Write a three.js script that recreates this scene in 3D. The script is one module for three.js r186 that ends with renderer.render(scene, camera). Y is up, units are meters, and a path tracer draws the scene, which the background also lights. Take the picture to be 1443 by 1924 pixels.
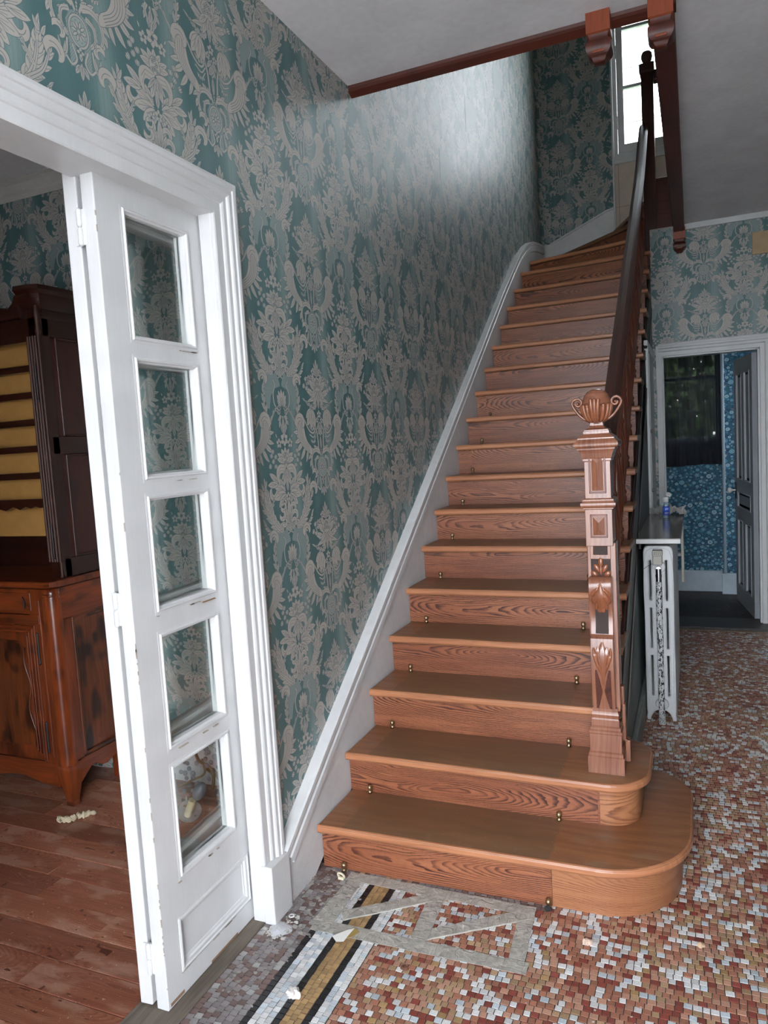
import * as THREE from 'three';
import { RoundedBoxGeometry } from 'three/addons/geometries/RoundedBoxGeometry.js';
import { mergeGeometries, toCreasedNormals } from 'three/addons/utils/BufferGeometryUtils.js';

// ---------------------------------------------------------------- camera, sky, exposure
const scene = new THREE.Scene();
const camera = new THREE.PerspectiveCamera(69.955, 1443 / 1924, 0.02, 200);
camera.rotation.order = 'YXZ';
camera.position.set(1.3093, 1.5563, 2.2729);
camera.rotation.set(-0.0915, 0.404, -0.0598);
const renderer = new THREE.WebGLRenderer({ antialias: true });
renderer.shadowMap.enabled = true;
renderer.toneMapping = THREE.LinearToneMapping;
renderer.toneMappingExposure = 2.2;
scene.background = new THREE.Color().setRGB(0.93, 0.98, 1.06);   // overcast sky
scene.backgroundIntensity = 9.0;

// ---------------------------------------------------------------- helpers
const V2 = (x, y) => new THREE.Vector2(x, y), V3 = (x, y, z) => new THREE.Vector3(x, y, z);
const lerp = (a, b, t) => a + (b - a) * t, clamp = (x, a = 0, b = 1) => Math.min(b, Math.max(a, x));
const sstep = (a, b, x) => { const t = clamp((x - a) / (b - a)); return t * t * (3 - 2 * t); };
function rng(seed) { let s = seed >>> 0; return () => { s = (s + 0x6D2B79F5) >>> 0; let t = Math.imul(s ^ (s >>> 15), 1 | s); t = (t + Math.imul(t ^ (t >>> 7), 61 | t)) ^ t; return ((t ^ (t >>> 14)) >>> 0) / 4294967296; }; }
function hash2(x, y, s) { let h = Math.imul(x, 374761393) + Math.imul(y, 668265263) + Math.imul(s, 2147483647 ^ 61); h = Math.imul(h ^ (h >>> 13), 1274126177); return ((h ^ (h >>> 16)) >>> 0) / 4294967296; }
function noise(x, y, s = 0, px = 0, py = 0) {
  const xi = Math.floor(x), yi = Math.floor(y), fx = x - xi, fy = y - yi, u = fx * fx * (3 - 2 * fx), v = fy * fy * (3 - 2 * fy);
  const w = (a, p) => p ? ((a % p) + p) % p : a;
  const a = hash2(w(xi, px), w(yi, py), s), b = hash2(w(xi + 1, px), w(yi, py), s), c = hash2(w(xi, px), w(yi + 1, py), s), d = hash2(w(xi + 1, px), w(yi + 1, py), s);
  return lerp(lerp(a, b, u), lerp(c, d, u), v);
}
function fbm(x, y, s = 0, oct = 4) { let a = 0, k = 0.5, n = 0; for (let i = 0; i < oct; i++) { a += k * noise(x, y, s + i * 17); n += k; x *= 2.03; y *= 2.03; k *= 0.5; } return a / n; }
const taken = {};
function numbered(name) { const n = taken[name] = (taken[name] ?? -1) + 1; return n ? name + '_' + String(n).padStart(3, '0') : name; }
function shadows(o) { o.traverse((c) => { if (c.isMesh) { c.castShadow = true; c.receiveShadow = true; } }); return o; }
function tag(o, label, category, group, kind) { if (label) o.userData.label = label; if (category) o.userData.category = category; if (group) o.userData.group = group; if (kind) o.userData.kind = kind; return o; }
function thing(name, label, category, pos = [0, 0, 0], turn = 0, group, kind) { const o = new THREE.Group(); o.name = numbered(name); o.position.set(...pos); o.rotation.y = turn; scene.add(o); return tag(o, label, category, group, kind); }
function merge(list) {
  if (!Array.isArray(list)) return list;
  const g = list.map((x) => { const n = x.index ? x.toNonIndexed() : x; for (const k of Object.keys(n.attributes)) if (!['position', 'normal', 'uv'].includes(k)) n.deleteAttribute(k); return n; });
  return g.length === 1 ? g[0] : mergeGeometries(g);
}
function mesh(name, geos, mat, parent) { const m = new THREE.Mesh(merge(geos), mat); m.name = parent && parent !== scene ? name : numbered(name); (parent || scene).add(m); return m; }
function solo(name, geos, mat, label, category, group, kind) { return tag(mesh(name, geos, mat, scene), label, category, group, kind); }
// planar uv in metres, u along the grain axis
function puv(geo, grain = 'x', ou = 0, ov = 0) {
  const g = geo.index ? geo.toNonIndexed() : geo, p = g.attributes.position, n = p.count, uv = new Float32Array(n * 2), ax = 'xyz'.indexOf(grain), A = V3(), B = V3(), C = V3();
  for (let i = 0; i < n; i += 3) {
    A.fromBufferAttribute(p, i); B.fromBufferAttribute(p, i + 1); C.fromBufferAttribute(p, i + 2);
    const nn = B.clone().sub(A).cross(C.clone().sub(A)).toArray().map(Math.abs);
    let d = nn[0] > nn[1] ? (nn[0] > nn[2] ? 0 : 2) : (nn[1] > nn[2] ? 1 : 2);
    const rest = [0, 1, 2].filter((k) => k !== d);
    const ua = rest.includes(ax) ? ax : rest[0], va = rest.find((k) => k !== ua);
    [A, B, C].forEach((q, j) => { const a = q.toArray(); uv[(i + j) * 2] = a[ua] + ou; uv[(i + j) * 2 + 1] = a[va] + ov; });
  }
  g.setAttribute('uv', new THREE.BufferAttribute(uv, 2)); return g;
}
function box(x0, x1, y0, y1, z0, z1, r = 0, grain = 'x', ou = 0, ov = 0) {
  const w = x1 - x0, h = y1 - y0, d = z1 - z0;
  const g = r ? new RoundedBoxGeometry(w, h, d, 2, Math.min(r, w / 2.01, h / 2.01, d / 2.01)) : new THREE.BoxGeometry(w, h, d);
  g.translate((x0 + x1) / 2, (y0 + y1) / 2, (z0 + z1) / 2); return puv(g, grain, ou, ov);
}
// slab: outline in (x, z) at heights y0..y0+h with rounded edge b
function slab(pts, y0, h, b = 0, grain = 'x', ou = 0, ov = 0, holes = []) {
  const s = new THREE.Shape(pts.map((p) => V2(p[0], -p[1])));
  for (const q of holes) s.holes.push(new THREE.Path(q.map((p) => V2(p[0], -p[1]))));
  const g = new THREE.ExtrudeGeometry(s, { depth: h - 2 * b, bevelEnabled: b > 0, bevelThickness: b, bevelSize: b, bevelOffset: -b, bevelSegments: 3, curveSegments: 8 });
  g.rotateX(-Math.PI / 2); g.translate(0, y0 + b, 0); return puv(g, grain, ou, ov);
}
// board in a plane: pts in (a, b); plane 'x': a = z, b = y, thickness from x0 to x1; plane 'z': a = x, b = y
function board(pts, plane, t0, t1, b = 0, grain = 'x', holes = [], ou = 0, ov = 0) {
  const s = new THREE.Shape(pts.map((p) => V2(plane === 'x' ? -p[0] : p[0], p[1])));
  for (const q of holes) s.holes.push(new THREE.Path(q.map((p) => V2(plane === 'x' ? -p[0] : p[0], p[1]))));
  const g = new THREE.ExtrudeGeometry(s, { depth: t1 - t0 - 2 * b, bevelEnabled: b > 0, bevelThickness: b, bevelSize: b, bevelOffset: -b, bevelSegments: 2, curveSegments: 8 });
  g.translate(0, 0, t0 + b); if (plane === 'x') g.rotateY(Math.PI / 2);
  return puv(g, grain, ou, ov);
}
const rect = (a0, a1, b0, b1) => [[a0, b0], [a1, b0], [a1, b1], [a0, b1]];
function lathe(profile, seg = 24) { return new THREE.LatheGeometry(profile.map((p) => V2(Math.max(p[0], 0.0002), p[1])), seg); }
// square turning: profile of (half width, y), mitred
function squareTurn(profile, kx = 1, kz = 1, caps = true) {
  const pos = [], uv = [];
  const c = [[-1, 1], [1, 1], [1, -1], [-1, -1]];
  const q = (a, b, cc, d) => { for (const v of [a, b, cc, a, cc, d]) pos.push(...v); };
  for (let i = 0; i + 1 < profile.length; i++) for (let s = 0; s < 4; s++) {
    const [h0, y0] = profile[i], [h1, y1] = profile[i + 1], a = c[s], b = c[(s + 1) % 4];
    q([a[0] * h0 * kx, y0, a[1] * h0 * kz], [b[0] * h0 * kx, y0, b[1] * h0 * kz], [b[0] * h1 * kx, y1, b[1] * h1 * kz], [a[0] * h1 * kx, y1, a[1] * h1 * kz]);
  }
  if (caps) for (const [k, e] of [[0, -1], [profile.length - 1, 1]]) { const [h, y] = profile[k]; const r = c.map((p) => [p[0] * h * kx, y, p[1] * h * kz]); if (e > 0) q(r[0], r[1], r[2], r[3]); else q(r[3], r[2], r[1], r[0]); }
  const g = new THREE.BufferGeometry(); g.setAttribute('position', new THREE.Float32BufferAttribute(pos, 3)); g.computeVertexNormals(); return puv(g, 'y');
}
// profile (u, v) swept along a straight line from A to B; u along U, v along W
function sweep(profile, A, B, U, W, grain = 'z') {
  const pos = [], n = profile.length, P = (p, T) => V3().copy(T).addScaledVector(U, p[0]).addScaledVector(W, p[1]).toArray();
  for (let i = 0; i < n; i++) { const a = profile[i], b = profile[(i + 1) % n]; const [p, q, r, s] = [P(a, A), P(b, A), P(b, B), P(a, B)]; for (const v of [p, q, r, p, r, s]) pos.push(...v); }
  const sh = THREE.ShapeUtils.triangulateShape(profile.map((p) => V2(p[0], p[1])), []);
  for (const f of sh) { for (const k of f) pos.push(...P(profile[k], A)); for (const k of [...f].reverse()) pos.push(...P(profile[k], B)); }
  const g = new THREE.BufferGeometry(); g.setAttribute('position', new THREE.Float32BufferAttribute(pos, 3)); g.computeVertexNormals(); return puv(g, grain);
}
function tube(pts, r, seg = 40, rad = 8, closed = false) { return new THREE.TubeGeometry(new THREE.CatmullRomCurve3(pts.map((p) => V3(...p)), closed), seg, r, rad, closed); }
function blob(x, y, z, rx, ry, rz, rotZ = 0, rotX = 0, rotY = 0, seg = 12) { const g = new THREE.SphereGeometry(1, seg, Math.round(seg * 0.7)); g.scale(rx, ry, rz); g.rotateX(rotX); g.rotateZ(rotZ); g.rotateY(rotY); g.translate(x, y, z); return g; }
function quads(verts) { const g = new THREE.BufferGeometry(); g.setAttribute('position', new THREE.Float32BufferAttribute(verts.flat(), 3)); g.computeVertexNormals(); return g; }

// ---------------------------------------------------------------- textures
function dataTex(w, h, fn, srgb = true, wrap = THREE.RepeatWrapping) {
  const d = new Uint8Array(w * h * 4);
  for (let y = 0; y < h; y++) for (let x = 0; x < w; x++) { const c = fn(x, y), k = (y * w + x) * 4; d[k] = clamp(c[0], 0, 255); d[k + 1] = clamp(c[1], 0, 255); d[k + 2] = clamp(c[2], 0, 255); d[k + 3] = c[3] ?? 255; }
  const t = new THREE.DataTexture(d, w, h, THREE.RGBAFormat); t.magFilter = THREE.LinearFilter; t.minFilter = THREE.LinearMipmapLinearFilter; t.generateMipmaps = true; t.wrapS = t.wrapT = wrap;
  if (srgb) t.colorSpace = THREE.SRGBColorSpace; t.needsUpdate = true; return t;
}
function canvasTex(c, srgb = true, wrap = THREE.RepeatWrapping) { const t = new THREE.CanvasTexture(c); if (srgb) t.colorSpace = THREE.SRGBColorSpace; t.wrapS = t.wrapT = wrap; t.anisotropy = 8; return t; }
function scaled(t, su, sv, ou = 0, ov = 0, rot = 0) { const c = t.clone(); c.repeat.set(su, sv); c.offset.set(ou, ov); c.rotation = rot; c.needsUpdate = true; return c; }
const mixc = (a, b, t) => [lerp(a[0], b[0], t), lerp(a[1], b[1], t), lerp(a[2], b[2], t)];

// plain-sawn oak: three boards of 0.2 m stacked in 1.2 m x 0.6 m
function oakTex(seed, light, mid, dark, contrast = 1) {
  const W = 1280, H = 640;
  return dataTex(W, H, (x, y) => {
    const u = x / W * 1.2, vb = y / H * 3, b = Math.floor(vb), v = (vb - b - 0.5) * 0.2, s = seed + b * 31;
    const cx = 0.35 + 0.5 * hash2(b, 3, seed), yc = (hash2(b, 5, seed) - 0.5) * 0.12;
    const warp = (fbm(u * 5, v * 30, s, 3) - 0.5) * 0.03 + (fbm(u * 2.2, 3, s + 5, 2) - 0.5) * 0.10;
    const d = 0.012 + 0.10 * Math.pow(Math.abs(u - cx) / 0.8, 1.15) + 0.012 * Math.sin(u * 9 + s);
    const vy = (v - yc + warp * 0.55) * 1.25;
    const r = Math.sqrt(vy * vy + d * d) + warp * 0.25;
    const ring = r * (130 + 30 * hash2(b, 9, seed)) + (fbm(u * 16, v * 90, s + 8, 2) - 0.5) * 0.55;
    const f = ring - Math.floor(ring);
    const late = sstep(0.35, 0.92, f) * (1 - sstep(0.94, 1.0, f));
    const fib = noise(u * 45, v * 1500, s + 2), fib2 = noise(u * 18, v * 500, s + 3), brk = sstep(0.25, 0.75, noise(u * 7, v * 60, s + 12));
    const pore = noise(u * 70, v * 1700, s + 4) > 0.72 ? 0.22 * late + 0.10 : 0;
    const big = fbm(u * 3, v * 10, s + 6, 3), str = noise(u * 4, v * 140, s + 14);
    let c = mixc(light, mid, clamp(0.15 + 0.9 * (big - 0.3) + 0.55 * (str - 0.35)));
    c = mixc(c, dark, clamp(contrast * (late * (0.34 + 0.62 * brk * (0.55 + 0.45 * fib2)) + pore + 0.22 * (fib - 0.5))));
    const e = Math.abs(v) > 0.098 ? 0.9 : 1;
    return c.map((q) => q * e * (0.95 + 0.1 * fib));
  });
}
// stained, dense wood with streaks along u; 1 m x 0.5 m
function woodTex(seed, light, dark, blot = 0.3, streak = 1) {
  const W = 1024, H = 512;
  return dataTex(W, H, (x, y) => {
    const u = x / W, v = y / H * 0.5;
    const w = (noise(u * 4, v * 8, seed, 4, 4) - 0.5) * 0.03;
    const s1 = noise(u * 6, (v + w) * 120, seed + 1, 6, 60), s2 = noise(u * 20, (v + w) * 500, seed + 2, 20, 250), s3 = noise(u * 3, (v + w) * 30, seed + 3, 3, 15);
    const b = (noise(u * 7, v * 14, seed + 4, 7, 7) * 0.6 + noise(u * 19, v * 38, seed + 5, 19, 19) * 0.4);
    let t = clamp(0.2 + streak * (0.45 * (s1 - 0.4) + 0.35 * (s2 - 0.5) + 0.5 * (s3 - 0.4)) + blot * sstep(0.5, 0.8, b));
    return mixc(light, dark, t);
  });
}
// damask wallpaper, 0.55 m repeat: axis A at u = 0 (lily spray), axis B at u = 0.275 (cornucopia cartouche)
const DM = { motif: '#aba69f', line: '#53666a', ghost: '#8c9b98' };
function damaskCanvas(S = 1536) {
  const c = document.createElement('canvas'); c.width = c.height = S;
  const g = c.getContext('2d'), k = S / 550, R = rng(77);
  // striped silk ground with fine vertical threads
  for (let x = 0; x < S; x++) {
    const mm = (x / k) % 275;
    const a = Math.exp(-Math.pow((mm - 72) / 44, 2)) * 0.85 + Math.exp(-Math.pow((mm - 72 - 275) / 44, 2)) * 0.85 + Math.exp(-Math.pow((mm - 215) / 30, 2)) * 0.2;
    const thread = (hash2(x >> 1, 1, 5) - 0.5) * (0.08 + 0.3 * a);
    const t = clamp(a * 0.85 + thread);
    const A = [70, 104, 105], B = [134, 152, 150];
    const q = mixc(A, B, t); g.fillStyle = `rgb(${q[0] | 0},${q[1] | 0},${q[2] | 0})`; g.fillRect(x, 0, 1, S);
  }
  const pts = (spine, n) => { const cv = new THREE.CatmullRomCurve3(spine.map((p) => V3(p[0], p[1], 0))); return cv.getPoints(n).map((p, i) => { const t = cv.getTangent(i / n); return [p.x, p.y, t.x, t.y]; }); };
  const poly = (a) => { g.beginPath(); a.forEach((p, i) => i ? g.lineTo(p[0], p[1]) : g.moveTo(p[0], p[1])); g.closePath(); };
  const finish = (lw = 1.5) => { g.fillStyle = DM.motif; g.fill(); g.strokeStyle = DM.line; g.lineWidth = lw; g.stroke(); };
  const linePts = (a, lw, col = DM.line) => { g.beginPath(); a.forEach((p, i) => i ? g.lineTo(p[0], p[1]) : g.moveTo(p[0], p[1])); g.strokeStyle = col; g.lineWidth = lw; g.lineCap = 'round'; g.stroke(); };
  // acanthus: leaflets on both sides of a spine, then the rib
  const bend = (x, y, ang, len, w, hook) => {   // one bent leaflet
    g.save(); g.translate(x, y); g.rotate(ang); g.beginPath(); g.moveTo(0, -w * 0.45);
    g.bezierCurveTo(len * 0.25, -w * 1.05, len * 0.7, -w * (0.95 - hook * 0.3), len, hook * w * 0.9);
    g.bezierCurveTo(len * 0.72, w * (0.25 + hook * 0.5), len * 0.35, w * 0.95, 0, w * 0.5); g.closePath(); finish(1.3);
    g.beginPath(); g.moveTo(len * 0.12, 0); g.quadraticCurveTo(len * 0.5, -w * 0.15, len * 0.74, hook * w * 0.45); g.strokeStyle = DM.line; g.lineWidth = 1; g.stroke(); g.restore();
  };
  function acan(spine, wL, wR, n, rib = 7, opt = {}) {
    wL *= 1.3; wR *= 1.3; rib *= 1.2;
    const N = 90, P = pts(spine, N), prof = (t) => Math.pow(Math.sin(Math.PI * clamp(0.16 + t * 0.78)), 0.6) * (opt.taper ? 1 - 0.45 * t : 1);
    for (let i = 0; i < n; i++) for (const [sg, w] of [[-1, wL], [1, wR]]) { if (!w) continue;
      const t = (i + (sg > 0 ? 0.5 : 0.2)) / n, p = P[Math.min(N, Math.floor(t * N))], an = Math.atan2(p[3], p[2]);
      bend(p[0], p[1], an + sg * (0.85 - 0.3 * t), w * prof(t) * (0.88 + 0.24 * hash2(i, sg + 2, 7)), Math.max(5, w * 0.33), -sg * 0.75); }
    // tapered rib
    const L = P.map((p, i) => { const w = lerp(rib, rib * 0.35, i / N); return [p[0] - p[3] * w, p[1] + p[2] * w]; }), R2 = P.map((p, i) => { const w = lerp(rib, rib * 0.35, i / N); return [p[0] + p[3] * w, p[1] - p[2] * w]; });
    poly([...L, ...R2.reverse()]); g.fillStyle = DM.motif; g.fill(); linePts(L, 1); linePts(R2, 1); linePts(P.slice(4, N - 8), 1.2);
    const e = P[N], an = Math.atan2(e[3], e[2]); if (!opt.blunt) bend(e[0] - e[2] * 3, e[1] - e[3] * 3, an, (wL + wR) * 0.42 + 8, rib * 1.1, 0.1);
  }
  function curl(x, y, r, ang, dir = 1) { // rolled leaf tip
    g.save(); g.translate(x, y); g.rotate(ang); g.scale(1, dir); g.beginPath(); g.moveTo(-r * 1.5, r * 0.2); g.bezierCurveTo(-r * 1.3, -r * 1.3, r * 0.9, -r * 1.5, r * 1.1, r * 0.1); g.bezierCurveTo(r * 1.15, r * 0.9, r * 0.5, r * 1.15, r * 0.25, r * 0.95); g.bezierCurveTo(r * 0.55, r * 0.4, r * 0.1, -r * 0.25, -r * 0.45, r * 0.1); g.bezierCurveTo(-r * 0.9, r * 0.4, -r * 1.0, r * 0.9, -r * 1.0, r * 1.1); g.closePath(); finish(1.4);
    g.beginPath(); g.moveTo(-r * 0.7, -r * 0.35); g.quadraticCurveTo(r * 0.3, -r * 0.7, r * 0.62, r * 0.25); g.strokeStyle = DM.line; g.lineWidth = 1.4; g.stroke(); g.restore();
  }
  function petal(x, y, len, w, ang, vein = true) {
    g.save(); g.translate(x, y); g.rotate(ang); g.beginPath(); g.moveTo(0, 0); g.bezierCurveTo(len * 0.25, -w * 1.25, len * 0.75, -w * 1.1, len, 0); g.bezierCurveTo(len * 0.75, w * 1.1, len * 0.25, w * 1.25, 0, 0); g.closePath(); finish(1.3);
    if (vein) { linePts([[len * 0.1, 0], [len * 0.8, 0]], 1.2); if (w > 7) for (const q of [-1, 1]) { linePts([[len * 0.22, q], [len * 0.62, q * w * 0.5]], 0.9); } } g.restore();
  }
  const leaf = (x, y, len, w, ang) => { const ca = Math.cos(ang), sa = Math.sin(ang); acan([[x, y], [x + ca * len * 0.5 - sa * w * 0.2, y + sa * len * 0.5 + ca * w * 0.2], [x + ca * len, y + sa * len]], w, w, 4, 4, { taper: 1 }); };
  function flower(x, y, r, n = 6) { for (let i = 0; i < n; i++) { const a = i / n * 6.283 - 1.57; petal(x, y, r, r * 0.4, a, false); } g.beginPath(); g.arc(x, y, r * 0.25, 0, 7); g.fillStyle = DM.line; g.fill(); }
  function scroll(x, y, r, a0, turns, lw, dir = 1) { const a = []; for (let i = 0; i <= 50; i++) { const t = i / 50, rr = r * (1 - 0.82 * t), an = a0 + dir * turns * 6.283 * t; a.push([x + Math.cos(an) * rr, y + Math.sin(an) * rr]); } linePts(a, lw + 2.4, DM.line); linePts(a, lw, DM.motif); }
  function curve(sp, lw) { const a = pts(sp, 40); linePts(a, lw + 2.4, DM.line); linePts(a, lw, DM.motif); }
  function diaper(sp) { g.save(); poly(sp); g.clip(); g.fillStyle = DM.ghost; g.fillRect(-300, -400, 600, 900); g.strokeStyle = DM.line; g.lineWidth = 0.8; for (let j = -60; j < 130; j++) for (let i = -40; i < 40; i++) { g.beginPath(); g.arc(i * 6 + (j & 1) * 3, j * 4, 3, 0, 3.14); g.stroke(); } g.restore(); }
  function shell(x, y, r) { for (const i of [-3, 3, -2, 2, -1, 1, 0]) petal(x, y, r * (1 - 0.045 * i * i), r * 0.17, -1.57 + i * 0.33, false); petal(x, y, r * 0.5, r * 0.13, -1.57); scroll(x - r * 0.36, y + 4, r * 0.2, 0, 1.1, 3); scroll(x + r * 0.36, y + 4, r * 0.2, 3.14, 1.1, 3, -1); }
  function berries(x, y) { for (const [dx, dy, r] of [[0, 0, 7], [8, -9, 5], [-6, -10, 5], [6, 8, 4.5], [14, -1, 4.5], [2, -20, 4.5], [12, -18, 4]]) { g.beginPath(); g.ellipse(x + dx, y + dy, r * 0.7, r, 0.3, 0, 7); finish(1.2); } linePts([[x, y + 5], [x - 8, y + 24]], 1.6); }
  function halfA() { // right of axis A
    diaper([[6, -196], [24, -232], [60, -222], [96, -226], [112, -180], [104, -110], [84, -104], [70, -150], [44, -176], [6, -186]]);
    curve([[30, -104], [50, -122], [54, -160], [40, -190], [50, -206]], 5.5); scroll(24, -98, 12, 0, 1.1, 3.5, 1);
    // tall stem leaf beside the shell
    acan([[104, 0], [98, -40], [104, -84], [118, -126], [116, -166], [108, -196]], 20, 24, 7, 6);
    curl(118, -216, 24, -0.35, 1);
    acan([[88, -56], [66, -84], [48, -100], [34, -96]], 0, 15, 4, 4); 
    // big curled acanthus of the cornucopia
    bend(118, 0, 2.75, 50, 13, 0.5); bend(126, 18, 2.5, 54, 14, 0.5); bend(144, 38, 2.2, 54, 13, 0.5); bend(166, 50, 1.9, 44, 11, 0.5); bend(110, -26, 3.0, 44, 12, 0.6); bend(108, -46, -2.9, 34, 10, 0.6);
    g.beginPath(); g.moveTo(104, -66); g.bezierCurveTo(90, -20, 96, 24, 190, 62); g.bezierCurveTo(214, 70, 206, 34, 186, 24); g.bezierCurveTo(160, 10, 150, -22, 148, -58); g.bezierCurveTo(140, -90, 112, -92, 104, -66); g.closePath(); finish(1.5);
    for (const o of [0, 10, 20, 30]) linePts(pts([[112 + o, -58], [112 + o * 0.9, -14], [130 + o * 0.8, 20 - o * 0.3], [180 + o * 0.2, 54 - o * 0.7]], 24), 1.4);
    if (0)
    acan([[178, 46], [142, 26], [112, -4], [108, -40]], 36, 0, 5, 9, { blunt: 1 });
    curl(124, -66, 29, -0.15, 1);
    // tall lower acanthus
    acan([[50, 328], [92, 300], [122, 262], [138, 218], [146, 172]], 36, 40, 7, 8);
    acan([[108, 286], [150, 252], [170, 214], [178, 190]], 10, 24, 4, 6, { blunt: 1 });
    curl(196, 186, 25, 0.1, 1); curl(100, 190, 23, 0.0, -1);
    acan([[128, 250], [110, 224], [100, 204]], 16, 8, 3, 5, { blunt: 1 });
    bend(150, 168, -1.9, 34, 9, -0.4); bend(160, 172, -1.2, 30, 8, 0.4);
    acan([[56, 336], [100, 334], [140, 310], [168, 280]], 0, 26, 5, 5);
    scroll(46, 314, 25, 0.4, 1.4, 6.5, -1); scroll(14, 326, 18, 3.4, 1.2, 4.2, 1);
    for (const [x, y, a] of [[64, 70, -1.2], [78, 84, -0.9], [92, 66, -1.3], [98, 98, -0.6], [70, 104, -1.5], [84, 52, -1.5]]) { petal(x, y, 19, 6, a - 0.4, false); petal(x, y, 19, 6, a + 0.4, false); petal(x, y, 20, 5, a, false); } linePts([[60, 132], [72, 100], [80, 84]], 1.6);
    // leaves under the lily
    petal(16, 176, 66, 13, -0.72); petal(14, 182, 88, 17, -0.28); petal(60, 150, 66, 13, -0.55); petal(62, 156, 70, 14, 0.0); petal(50, 142, 40, 9, -1.15);
    petal(16, 188, 84, 18, 0.22); petal(14, 192, 70, 17, 0.72); petal(10, 196, 48, 12, 1.15);
  }
  function axisA() {
    shell(0, -116, 62); petal(0, -84, 18, 6, 1.57, false);
    for (const s of [-1, 1]) acan([[s * 14, -84], [s * 22, -64], [s * 12, -44], [0, -26]], s > 0 ? 20 : 6, s > 0 ? 6 : 20, 4, 6);
    petal(0, -76, 52, 10, 1.57);
    flower(-38, 14, 19, 5); flower(38, 14, 19, 5); flower(0, 0, 27, 6); petal(0, -18, 22, 5, -1.57, false); petal(-50, -4, 18, 4, -2.0, false); petal(50, -4, 18, 4, -1.14, false);
    for (const [a, l] of [[-1.57, 52], [-2.1, 52], [-1.04, 52], [-2.65, 62], [-0.49, 62], [-3.0, 60], [-0.14, 60]]) petal(0, 78, l, 13, a);
    g.beginPath(); g.ellipse(0, 74, 22, 27, 0, 0, 7); finish(1.5); for (const [x, y] of [[-8, 62], [8, 68], [0, 80], [-9, 84], [11, 86], [1, 54]]) flower(x, y, 7, 5);
    for (const s of [-1, 1]) { g.beginPath(); g.moveTo(0, 98); g.bezierCurveTo(s * 26, 78, s * 66, 84, s * 70, 116); g.bezierCurveTo(s * 74, 140, s * 56, 164, s * 44, 160); g.bezierCurveTo(s * 58, 136, s * 46, 118, s * 30, 120); g.bezierCurveTo(s * 18, 120, s * 8, 110, 0, 98); finish(1.5); linePts([[s * 10, 100], [s * 42, 98], [s * 60, 122]], 1.2); linePts([[s * 20, 112], [s * 44, 110], [s * 58, 140]], 1); petal(s * 2, 104, 66, 13, 1.57 - s * 0.34); petal(s * 2, 104, 54, 8, 1.57 - s * 0.72); }
    petal(0, 104, 70, 11, 1.57); petal(0, 186, 52, 10, -1.57);
    flower(0, 204, 18, 5); flower(-32, 220, 16, 5); flower(32, 220, 16, 5);
    for (const s of [-1, 1]) for (const [x, y, r] of [[34, 238, 17], [44, 266, 18], [34, 292, 15]]) { bend(0, y + 40, s > 0 ? -0.95 : -2.19, 58, 10, s * -0.1); curl(s * x, y + 4, r, s * 0.35, s); if (s < 0) 0; }
    petal(0, 296, 84, 14, -1.57); petal(-2, 300, 58, 9, -2.0); petal(2, 300, 58, 9, -1.14); petal(-4, 300, 40, 9, 2.3); petal(4, 300, 40, 9, 0.84); petal(0, 292, 38, 9, 1.57);
  }
  function halfB() { // right of axis B
    curve([[12, -58], [24, -72], [34, -56], [24, -10], [18, 40], [8, 64]], 7);
    curve([[34, -40], [56, -20], [86, -30], [120, -70], [132, -86]], 6); curve([[36, -24], [56, -4], [84, -14]], 4.5); curve([[38, -8], [56, 12], [76, 6]], 4);
    for (let i = 0; i < 4; i++) { g.beginPath(); g.ellipse(46 + i * 9, 16 - Math.abs(i - 1.5) * 3, 3.4, 5.5, 0.2, 0, 7); finish(1.1); }
    bend(52, -30, -1.5, 44, 8, 0.3); bend(62, -28, -1.05, 34, 7, 0.4); bend(44, -32, -1.95, 32, 7, -0.4); bend(72, -34, -0.8, 24, 5, 0.3);
    acan([[14, 52], [44, 44], [74, 58], [82, 90], [70, 122]], 26, 12, 6, 9, { blunt: 1 }); curl(60, 132, 17, 2.6, -1);
    acan([[26, 70], [50, 82], [54, 110], [44, 124]], 14, 10, 4, 6);
    diaper([[4, 64], [26, 74], [40, 100], [34, 150], [34, 204], [20, 200], [12, 156], [30, 108], [4, 72]]);
    curve([[40, 144], [46, 178], [60, 196], [76, 184], [72, 166]], 5.5); bend(62, 182, -1.4, 36, 6, 0.3); bend(52, 180, -1.7, 30, 6, -0.2);
    curve([[24, 152], [14, 182], [30, 198], [46, 186]], 5.5);
    // drooping tulips and leaves of the upper spray
    leaf(18, -118, 100, 22, -0.9); leaf(26, -112, 84, 18, -0.35);
    g.save(); g.translate(54, -112); g.rotate(0.25); petal(0, 0, 62, 17, 0.35); petal(0, 0, 74, 18, 1.55); petal(4, 0, 76, 19, 0.75); petal(2, 0, 78, 18, 1.15); g.restore();
    petal(28, -180, 60, 12, -0.85); petal(24, -164, 74, 14, -0.3); petal(30, -176, 60, 10, -1.2); for (const [x, y, a] of [[66, -200, -1.2], [84, -214, -1.0], [98, -190, -0.6], [84, -178, -1.3]]) { petal(x, y, 20, 6, a - 0.4, false); petal(x, y, 20, 6, a + 0.4, false); petal(x, y, 21, 5, a, false); } flower(66, -226, 14, 5);
    bend(28, -150, 0.15, 62, 11, 0.5);
  }
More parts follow.
